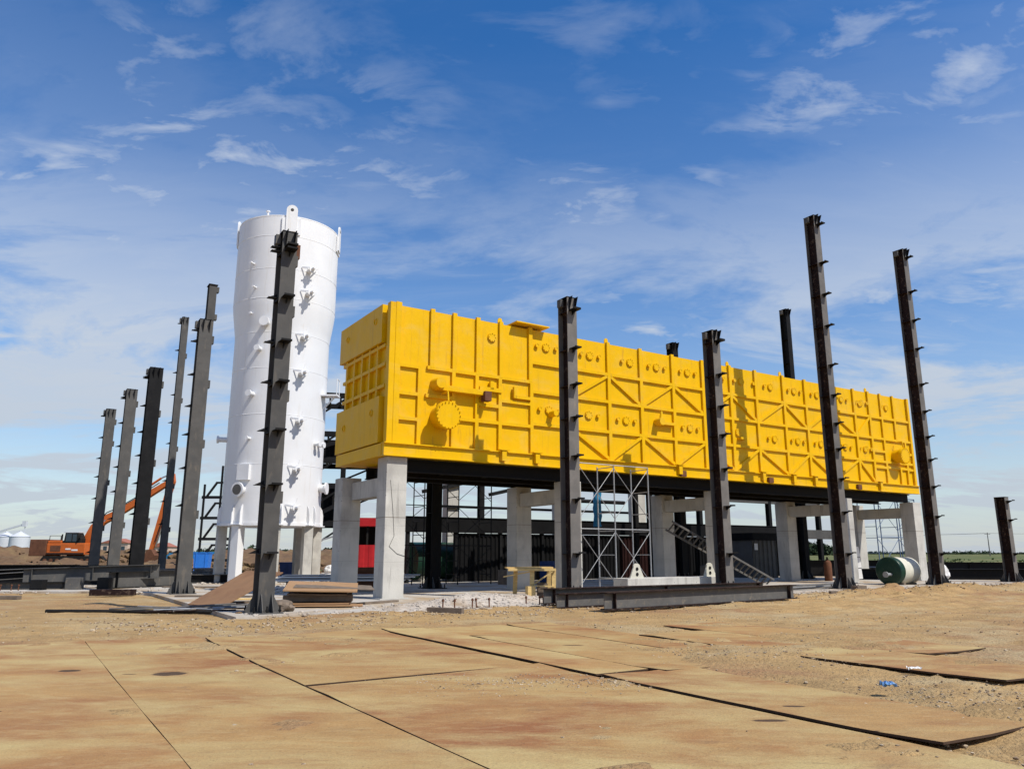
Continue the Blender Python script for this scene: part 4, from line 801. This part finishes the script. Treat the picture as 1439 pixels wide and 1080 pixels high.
# ------------------------------------------------------------------ steel tower between tank and chamber
tw = thing('steel_tower', 'black multi level steel platform tower between the white tank and the chamber', 'tower', (-12.9, 49.5, .06), ANG * .4)
for x in (0, 1.9, 4.6):
    for y in (0, 4): b = MB(); b.b2(x - .15, x + .15, y - .15, y + .15, 0, 11.9 if x < 4 else 9.0); obj('post', b, 'dark_primer', tw)
for z in (3.2, 5.6, 7.3, 9.0, 11.6):
    for y in (0, 4): obj('beam', MB().b2(-.4, 5.0 if z < 9.2 else 2.3, y - .1, y + .1, z, z + .34), 'dark_primer', tw)
    for i in range(7 if z < 9.2 else 4): obj('joist', MB().b2(.05 + i * .7, .17 + i * .7, .1, 3.9, z + .08, z + .3), 'dark_primer', tw)
obj('deck', MB().b2(-.3, 4.9, .1, 3.9, 7.66, 7.72), 'dark_primer', tw); obj('deck', MB().b2(-.3, 4.9, .1, 3.9, 3.56, 3.62), 'dark_primer', tw)
for z0, z1 in ((3.6, 5.6), (8.0, 9.4)): obj('stair', MB().bar((-.2, -.3, z0), (3.6, -.3, z1), .25, .5, up=(0, 1, 0)), 'dark_primer', tw)
for z in (1.8, 4.4, 6.5, 8.2, 10.3): obj('brace', MB().bar((0, -.02, z), (1.9, -.02, z + 1.3), .12, .14, up=(0, 1, 0)), 'dark_primer', tw); obj('brace', MB().bar((1.9, 3.9, z), (4.6, 3.9, z + 1.2), .12, .14, up=(0, 1, 0)), 'dark_primer', tw)
obj('vessel', MB().cyl((1.0, 1.6, 3.7), (1.0, 1.6, 5.5), .7, None, 20), 'dark_primer', tw, smooth=40); obj('duct', MB().b2(.3, 4.0, 1.0, 2.2, 7.8, 8.6), 'dark_primer', tw)
for k in range(7): obj('rail_post', MB().b2(-.35 + k * .42, -.31 + k * .42, -.14, -.10, 7.72, 8.7), 'dark_primer', tw)
obj('handrail', MB().b2(-.4, 2.4, -.15, -.09, 8.68, 8.74), 'dark_primer', tw)
obj('stair', MB().bar((-.6, -.6, 1.9), (3.6, -.6, 3.2), .1, .25, up=(0, 1, 0)), 'galvanised', tw)
rt = thing('ladder_tower', 'black stacked steel cage tower standing left of the white tank', 'tower', (-24.9, 62, .0), 0)
for x in (0, 1.35, 3.0): obj('post', MB().b2(x - .07, x + .07, -.07, .07, -.2, 7.0 if x == 0 else 8.5), 'dark_primer', rt)
for k in range(5):
    z = .9 + k * 1.65
    if k < 4:
        obj('tier_beam', MB().b2(-.15, 3.1, -.09, .09, z, z + .22), 'dark_primer', rt); obj('tier_strut', MB().bar((.25, 0, z + .2), (.95, 0, z + 1.25), .14, .18, up=(0, 1, 0)), 'dark_primer', rt); obj('tier_top', MB().b2(.9, 3.1, -.08, .08, z + 1.2, z + 1.36), 'dark_primer', rt)
# ------------------------------------------------------------------ red cabin, blue bins and other site clutter
rd = thing('red_cabin', 'red machine cabin with dark slatted opening behind the near pillar', 'cabin', (-9.0, 42.2, .06), R_(10))
obj('lower_panel', corr(2.6, 1.75, 'red_paint', .5, .03), None, rd, (0, 0, .2)); obj('side_panel', MB().b2(0, .05, .05, 2, .2, 1.95), 'red_paint', rd); obj('canopy', MB().prism([(-.15, 2.95), (.35, 3.4), (2.4, 3.4), (2.8, 2.95)], -.2, 2.2, lambda p, q, t: (p, t, q)), 'red_paint', rd)
for i in range(6): obj('slat', MB().b2(.1 + i * .48, .2 + i * .48, .0, .08, 1.95, 2.95), 'black_rubber', rd)
obj('back', MB().b2(0.05, 2.6, 1.9, 2.0, .2, 2.95), 'black_rubber', rd); obj('skid', MB().b2(0, 2.6, .1, 2, 0, .2), 'dark_primer', rd)
def skip(p, d, m, label, rz=0):
    t = thing('metal_bin', label, 'bin', p, rz, 'blue bins near the tank'); x, y, z = d
    obj('body', MB().prism([(-x / 2 + .1, 0), (x / 2 - .1, 0), (x / 2, z), (-x / 2, z)], -y / 2, y / 2, lambda p_, q, t_: (p_, t_, q)), m, t); obj('rim', MB().b2(-x / 2 - .03, x / 2 + .03, -y / 2 - .03, y / 2 + .03, z, z + .06), m, t)
    for s_ in (-.3, .3): obj('rib', MB().b2(x * s_ - .04, x * s_ + .04, -y / 2 - .04, -y / 2, .05, z), m, t)
skip((-12.2, 44.6, .06), (1.9, 1.0, .95), 'navy_paint', 'dark blue metal bin under the white tank', .1)
skip((-21.6, 54.5, .06), (1.05, .8, 1.5), 'bright_blue', 'bright blue box left of the white tank legs', .1)
skip((-9.6, 45.5, .06), (1.1, .9, 1.7), 'navy_paint', 'dark blue bin between the tank and the near pillars', .3)
lump('rubble_bag', (-9.7, 43.0, .5), .62, 'trash_white', 'white bulk bag standing between tank and rear pillar', 'bag', 1.4)
for i, (x, y, s_) in enumerate([(-19.5, 44, .8), (-20.5, 47, .9), (-17.8, 46, .7), (-18.6, 49, 1.0), (-16.6, 44.5, .6)]):
    pl = thing('timber_stack', ['low stack of timber nearest the wide stepped column', 'stack of dark boards behind the wide stepped column', 'small stack of boards left of the tank legs', 'farthest stack of boards by the blue box', 'flat stack of boards before the tank legs'][i], 'stack', (x, y, .06), .2 * i)
    for k in range(4): obj('board', MB().b2(-1.3 * s_ + .1 * (k % 2), 1.3 * s_, -.5 + .06 * k, .5, k * .17, k * .17 + .10), ('galvanised', 'old_timber', 'web_grey', 'old_timber')[k], pl)
# blue site fence far left
ff_ = thing('site_fence', 'long low turquoise site fence far behind the left columns', 'fence', (-56, 112, .6), R_(-4))
for i in range(15): obj('fence_panel', MB().b2(i * 2.0, i * 2.0 + 1.94, -.03, .03, 0, 1.1), 'blue_sheet', ff_)
# ------------------------------------------------------------------ excavator
ex = thing('excavator', 'orange long reach crawler excavator working on the spoil heap', 'excavator', (.75, 78, .42), 0)
OP = 'orange_paint'
for y in (-1.3, 1.0):
    tk = MB(); pts = [(-47.0, .45), (-46.7, .08), (-42.3, .08), (-41.9, .45), (-42.3, .85), (-46.7, .85)]; tk.prism(pts, y - .3, y + .3, lambda p, q, t: (p, t, q)); t_ = obj('track', tk, 'black_rubber', ex)
    for k in range(8): obj('roller', MB().cyl((-46.5 + k * .6, y - .33, .42), (-46.5 + k * .6, y + .33, .42), .19, None, 12), 'rust', t_)
obj('turntable', MB().cyl((-44.4, 0, .75), (-44.4, 0, 1.05), .8, None, 20), 'black_rubber', ex)
obj('house', MB().b2(-46.6, -42.8, -1.4, 1.3, .95, 2.1), OP, ex, bevel=.08); obj('engine_cover', MB().b2(-46.55, -45.2, -1.38, 1.28, 2.1, 2.35), OP, ex, bevel=.06)
obj('counterweight', MB().b2(-48.3, -46.62, -1.4, 1.3, .85, 2.45), 'rust', ex, bevel=.06)
obj('vent_panel', MB().b2(-46.2, -45.2, -1.43, -1.40, 1.3, 1.85), 'rust', ex); obj('side_mark', MB().b2(-44.7, -44.2, -1.42, -1.40, 1.45, 1.6), 'trash_white', ex); obj('side_mark', MB().b2(-44.1, -43.5, -1.42, -1.40, 1.35, 1.5), 'trash_white', ex)
cb = obj('cab', MB().prism([(-45.0, 2.1), (-43.4, 2.1), (-43.4, 2.5), (-43.7, 3.1), (-44.9, 3.1)], -1.35, -.35, lambda p, q, t: (p, t, q)), 'black_rubber', ex)
obj('window', MB().b2(-44.8, -44.25, -1.37, -1.352, 2.25, 3.0), 'window_glass', cb); obj('window', MB().b2(-44.15, -43.75, -1.37, -1.352, 2.25, 2.95), 'window_glass', cb); obj('cab_roof', MB().b2(-45.05, -43.6, -1.4, -.3, 3.1, 3.18), 'silo_metal', cb)
obj('exhaust', MB().cyl((-46.2, .4, 2.3), (-46.2, .4, 3.0), .07), 'black_rubber', ex)
def arm(name, pts, ws, y0, y1):
    up, dn = [], []
    for i, (p, w) in enumerate(zip(pts, ws)):
        a = Vector(pts[max(0, i - 1)]); c = Vector(pts[min(len(pts) - 1, i + 1)]); d = (c - a).normalized(); nn = Vector((-d.y, d.x)) * w / 2; up.append((p[0] + nn.x, p[1] + nn.y)); dn.append((p[0] - nn.x, p[1] - nn.y))
    b = MB(); k = len(up)
    for i in range(k - 1): b.prism([up[i], up[i + 1], dn[i + 1], dn[i]], y0, y1, lambda p, q, t: (p, t, q))
    return obj(name, b, OP, ex)
bmn = arm('boom', [(-43.6, 1.4), (-43.3, 2.6), (-42.8, 3.6), (-42.0, 4.35), (-40.9, 4.9), (-38.2, 6.6), (-35.4, 8.4)], [.5, .68, .78, .78, .68, .6, .4], -.3, .3)
obj('boom_cylinder', MB().cyl((-42.9, -.42, 1.6), (-41.7, -.42, 4.2), .13, None, 12), OP, bmn, smooth=40); obj('cylinder_rod', MB().cyl((-42.3, -.42, 2.9), (-41.6, -.42, 4.4), .07, None, 10), 'chrome', bmn)
obj('stick_cylinder', MB().cyl((-39.0, 0, 6.9), (-36.6, 0, 8.6), .12, None, 12), OP, bmn, smooth=40); obj('cylinder_rod', MB().cyl((-36.6, 0, 8.6), (-35.5, 0, 9.1), .07, None, 10), 'chrome', bmn)
stk = arm('stick', [(-35.5, 9.05), (-35.45, 8.3), (-36.0, 5.6), (-36.9, 1.4)], [.4, .62, .5, .3], -.24, .24)
obj('bucket_cylinder', MB().cyl((-35.9, 0, 4.4), (-36.5, 0, 1.8), .09, None, 10), 'chrome', stk); obj('bucket', MB().prism([(-37.1, 1.4), (-36.7, 1.5), (-36.3, .9), (-36.5, .2), (-37.2, .1), (-37.5, .5)], -.5, .5, lambda p, q, t: (p, t, q)), 'rust', ex)
obj('hose', MB().tube([(-42.6, -.35, 3.9), (-41.6, -.36, 5.1), (-40.5, -.35, 5.6), (-38.4, -.33, 6.9), (-36.6, -.3, 8.1)], .05, 6), 'black_rubber', bmn)
obj('hose', MB().tube([(-35.2, -.3, 8.4), (-35.6, -.3, 5.8), (-36.5, -.28, 2.2)], .05, 6), 'black_rubber', stk)
obj('handrail', MB().tube([(-46.4, -1.35, 2.35), (-46.4, -1.35, 2.8), (-45.3, -1.35, 2.8), (-45.3, -1.35, 2.35)], .03, 6), 'black_rubber', ex)
obj('side_stripe', MB().b2(-46.55, -42.85, -1.425, -1.405, 1.0, 1.16), 'black_rubber', ex)
obj('mirror', MB().b2(-43.35, -43.3, -1.7, -1.4, 2.6, 2.9), 'black_rubber', ex)
# ------------------------------------------------------------------ far things
def silo(x, y, r, h, label):
    t = thing('grain_silo', label, 'silo', (x, y, 0), 0, 'grain silos on the horizon')
    b = MB(); pr = []
    k = 14
    for i in range(k + 1): pr += [(r + (.06 if i % 2 else 0), h * i / k)]
    obj('wall', b.lathe(pr, n=32, cap1=False), 'silo_metal', t, smooth=30); obj('roof', MB().lathe([(r + .15, h), (r * .15, h + r * .52), (r * .15, h + r * .62)], n=32), 'silo_metal', t, smooth=20)
silo(-158.6, 250, 2.9, 6.6, 'pale grain silo with a conical roof at the left horizon'); silo(-165.6, 254, 2.9, 6.6, 'grain silo cut by the left edge of the photo')
cv = thing('conveyor', 'thin steel conveyor gantry above the grain silos', 'conveyor', (-160, 251, 8), 0)
obj('gantry', MB().bar((-6, 0, .3), (1.8, 0, 2.6), .5, .5), 'silo_metal', cv); obj('head', MB().b2(1.2, 2.4, -.5, .5, 1.8, 3.6), 'silo_metal', cv); obj('leg', MB().b2(1.9, 2.1, -.1, .1, 0, 2), 'silo_metal', cv)
def house(x, y, w, d, h, rh, label, wall='cream_wall'):
    t = thing('house', label, 'house', (x, y, 0), 0, 'far houses')
    obj('wall', MB().b2(-w / 2, w / 2, -d / 2, d / 2, 0, h), wall, t); obj('roof', MB().prism([(-w / 2 - .3, h), (w / 2 + .3, h), (0, h + rh)], -d / 2 - .3, d / 2 + .3, lambda p, q, t_: (p, t_, q)), 'roof_red', t)
    for i in range(3): obj('window', MB().b2(-w / 2 + w * (i + .5) / 3 - .5, -w / 2 + w * (i + .5) / 3 + .5, -d / 2 - .05, -d / 2 - .01, h * .5, h * .8), 'window_glass', t)
house(-111, 220, 7.5, 6, 4.2, 1.3, 'small cream house with a reddish roof between the left columns'); house(-101, 226, 5, 6, 3.2, 1.2, 'smaller far house half hidden by the dark left column')
def pole(x, y, h, label):
    t = thing('power_pole', label, 'pole', (x, y, 0), 0, 'power poles on the plain')
    obj('mast', MB().cyl((0, 0, 0), (0, 0, h), .2, .13, 8), 'web_grey', t); obj('crossarm', MB().b2(-1.1, 1.1, -.06, .06, h - .7, h - .55), 'web_grey', t)
    for s_ in (-1, 0, 1): obj('insulator', MB().cyl((s_, 0, h - .55), (s_, 0, h - .3), .07, None, 6), 'silo_metal', t)
pole(184, 300, 9.2, 'thin power pole standing in the field left of the column stub'); pole(120, 330, 9.2, 'thin power pole hidden towards the right end of the chamber'); pole(250, 275, 9.2, 'power pole beyond the right edge of the photo')
for k in (-1, 0, 1):
    pts = []
    for (xa, ya), (xb, yb) in (((120, 330), (184, 300)), ((184, 300), (250, 275))):
        for i in range(9): a = i / 8; pts.append((xa + (xb - xa) * a + k, ya + (yb - ya) * a, 8.9 - 2.2 * a * (1 - a)))
    tag(obj('power_line', MB().tube(pts, .035, 4), 'web_grey'), ['lowest left power line over the field', 'middle power line over the field', 'right power line over the field'][k + 1], 'wire')
def leaves(name, spots, m, label, n, size, cat):
    b = MB(); r = random.Random(5)
    for (x, y, z, rx, rz) in spots:
        for _ in range(n):
            a, e, q = r.uniform(0, 6.28), math.asin(r.uniform(-.3, 1)), r.random() ** .4
            c = Vector((x + rx * q * math.cos(a) * math.cos(e), y + rx * q * math.sin(a) * math.cos(e), z + rz * q * math.sin(e)))
            s_ = size * r.uniform(.5, 1.3); d1 = Vector((r.gauss(0, 1), r.gauss(0, 1), r.gauss(0, 1))).normalized() * s_; d2 = d1.cross(Vector((r.gauss(0, 1), r.gauss(0, 1), r.gauss(0, 1)))).normalized() * s_ * .6
            b.add([c - d1, c + d2, c + d1, c - d2], [(0, 1, 2, 3)])
    return tag(obj(name, b, m), label, cat, kind='stuff')
sp = []
for i in range(150):
    x = random.uniform(60, 700); y = 620 + random.uniform(-40, 60); sp.append((x, y, .6, random.uniform(4, 9), random.uniform(.8, 2.4) * (1.3 if noise.noise(Vector((x * .01, 0, 0))) > 0 else .6)))
leaves('distant_woods', sp, 'leaf_dark', 'thin dark tree line on the horizon at the right', 80, .8, 'woods')
sp = [(random.uniform(140, 172), random.uniform(390, 410), 1.5, random.uniform(2.5, 4.5), random.uniform(3, 6)) for _ in range(26)]
leaves('distant_grove', sp, 'leaf_dark', 'dark grove of trees seen under the right part of the chamber', 110, 1.0, 'woods')
sp = [(random.uniform(-140, -40), random.uniform(300, 330), .5, random.uniform(3, 5), random.uniform(2, 4)) for _ in range(40)]
leaves('distant_hedge', sp, 'leaf_dark', 'low far greenery behind the left columns', 60, 1.0, 'woods')
sp = []
for i in range(420):
    x = random.uniform(10, 75); y = random.uniform(58, 82) - abs(x - 30) * .1; sp.append((x, y, .1, random.uniform(.5, 1.3), random.uniform(.3, 1.1)))
leaves('weeds', sp, 'leaf', 'rough green weeds and scrub along the edge of the field', 60, .14, 'weeds')
# small scraps in the foreground
def scrap(p, s_, m, label):
    b = MB(); n = 7; vs_ = [((i / n - .5) * s_[0], (j / n - .5) * s_[1], s_[2] * (.5 + noise.noise(Vector((i * .9 + p[0], j * .9, 0))))) for j in range(n + 1) for i in range(n + 1)]
    b.add(vs_, [(j * 8 + i, j * 8 + i + 1, j * 8 + 9 + i, j * 8 + 8 + i) for j in range(n) for i in range(n)]); return tag(obj('scrap', b, m, None, p), label, 'scrap')
scrap((4.32, 9.28, .09), (.16, .12, .08), 'trash_blue', 'crumpled blue plastic scrap on the dirt at the lower right')
scrap((5.38, 10.75, .07), (.17, .09, .05), 'trash_white', 'crumpled white scrap lying on a plate seam at the right')

# rubble and clods on the slab around the tank and the left columns
sp = []
for _ in range(1500):
    x = random.uniform(-24, -8); y = random.uniform(30, 50)
    if fbm(x, y, .3) < .05: continue
    sp.append((x, y, .07, random.choice((.03, .05, .08, .12)) * random.uniform(.6, 1.2)))
for _ in range(700):
    u = random.uniform(-5.5, 36); v = random.gauss(-4.5, .35); p = W(u, v); sp.append((p.x, p.y, .065, random.choice((.02, .03, .05, .07)) * random.uniform(.6, 1.2)))
stones('slab_debris', sp, 'gravel', 'crumbs of concrete and earth strewn over the slab')

# more structure in the shade behind the pillars
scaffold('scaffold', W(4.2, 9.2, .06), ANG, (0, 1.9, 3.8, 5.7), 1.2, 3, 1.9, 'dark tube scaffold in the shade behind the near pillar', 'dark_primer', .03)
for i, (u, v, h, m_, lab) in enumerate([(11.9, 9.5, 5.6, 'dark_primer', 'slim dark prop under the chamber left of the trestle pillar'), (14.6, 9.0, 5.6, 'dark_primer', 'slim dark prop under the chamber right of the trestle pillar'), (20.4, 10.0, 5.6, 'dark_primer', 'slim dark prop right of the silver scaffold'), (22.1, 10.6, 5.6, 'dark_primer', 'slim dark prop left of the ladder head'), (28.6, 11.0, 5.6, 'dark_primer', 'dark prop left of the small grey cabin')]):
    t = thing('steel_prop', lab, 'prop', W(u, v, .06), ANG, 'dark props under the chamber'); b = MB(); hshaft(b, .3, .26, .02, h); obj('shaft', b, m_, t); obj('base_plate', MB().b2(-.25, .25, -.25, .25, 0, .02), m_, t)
for i, (a, c, lab) in enumerate([((9.0, 9.0, 5.0), (14.5, 9.0, 6.0), 'sloping dark pipe seen above the black wall near the trestle'), ((13.5, 10.5, 4.5), (20.0, 10.5, 4.5), 'level dark pipe above the black wall behind the scaffold')]):
    tag(obj('pipe', MB().cyl((0, 0, 0), W(*c) - W(*a), .11, None, 12), 'dark_primer', None, W(*a), smooth=40), lab, 'pipe')
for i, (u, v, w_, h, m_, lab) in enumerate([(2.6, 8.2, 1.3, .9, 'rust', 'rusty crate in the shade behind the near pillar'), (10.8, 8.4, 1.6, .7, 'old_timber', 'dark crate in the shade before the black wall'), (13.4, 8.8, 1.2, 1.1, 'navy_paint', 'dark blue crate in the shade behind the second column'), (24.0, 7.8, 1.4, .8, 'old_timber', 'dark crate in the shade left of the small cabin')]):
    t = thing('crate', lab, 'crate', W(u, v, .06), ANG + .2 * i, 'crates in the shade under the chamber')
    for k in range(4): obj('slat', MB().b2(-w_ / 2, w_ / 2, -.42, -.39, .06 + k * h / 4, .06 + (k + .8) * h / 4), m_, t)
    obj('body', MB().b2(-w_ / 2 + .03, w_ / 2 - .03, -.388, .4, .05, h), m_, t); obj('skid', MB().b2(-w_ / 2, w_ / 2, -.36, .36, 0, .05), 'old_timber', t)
# mess round the near column and the left slab edge
for i, (x, y, l, a, m_, lab) in enumerate([(-8.2, 24.9, 2.6, .5, 'old_timber', 'weathered plank lying behind the leaning sheet'), (-9.3, 26.2, 2.2, .2, 'timber', 'yellow plank on the slab left of the leaning sheet'), (-10.6, 28.0, 2.8, -.1, 'old_timber', 'long dark plank on the slab by the stepped column'), (-4.2, 24.6, 1.8, 1.0, 'old_timber', 'short plank beside the tan sheet stack'), (-11.5, 33.5, 3.0, .1, 'galvanised', 'pale plank on the slab before the tank legs'), (-14.2, 35.5, 3.2, -.05, 'old_timber', 'dark plank on the slab left of the tank legs'), (-9.0, 36.6, 3.0, .15, 'galvanised', 'pale plank on the slab right of the tank legs')]):
    block('plank', (x, y, .06), (l, .22, .06), m_, lab, 'plank', a)
sheet([(-6.75, 22.35, .12), (-4.3, 22.75, .11), (-4.45, 23.6, .11), (-6.9, 23.2, .11)], .02, 'thin tan sheet sticking out in front of the stack')
sheet([(-6.4, 23.0, .62), (-4.1, 23.5, .52), (-4.4, 24.6, .60), (-6.6, 24.1, .68)], .02, 'slightly turned brown sheet lying near the top of the stack', 'old_timber')

# boulders and clods on the spoil heaps, more steel on the left
sp = []
for _ in range(1700):
    x = random.uniform(-62, -14); y = random.uniform(59, 78); sp.append((x, y, random.uniform(.1, .75) * smooth(59, 66, y), random.choice((.08, .12, .18, .28, .4)) * random.uniform(.6, 1.2)))
for _ in range(900):
    x = random.uniform(-95, -42); y = random.uniform(84, 100); sp.append((x, y, random.uniform(.5, 1.9) * smooth(84, 94, y), random.choice((.15, .25, .4, .55)) * random.uniform(.6, 1.2)))
stones('spoil_clods', sp, 'mound_dirt', 'rough brown clods covering the spoil heaps at the left')
lying_beam('steel_beam', (-30.5, 41.5, .08), (-20.5, 44.0, .08), .5, .3, 'dark beam lying between the left columns', GL, 'dark_primer', 'dark_primer', 3)
lying_beam('steel_beam', (-22.5, 38.6, .08), (-14.8, 40.8, .08), .42, .3, 'grey beam lying behind the stepped column', GL, 'web_grey', 'dark_primer', 3)
lying_beam('steel_beam', (-23.6, 32.9, .06), (-19.2, 34.3, .06), .3, .3, 'low dark beam at the front of the left stack', GL, 'dark_primer', 'grey_primer', 2)
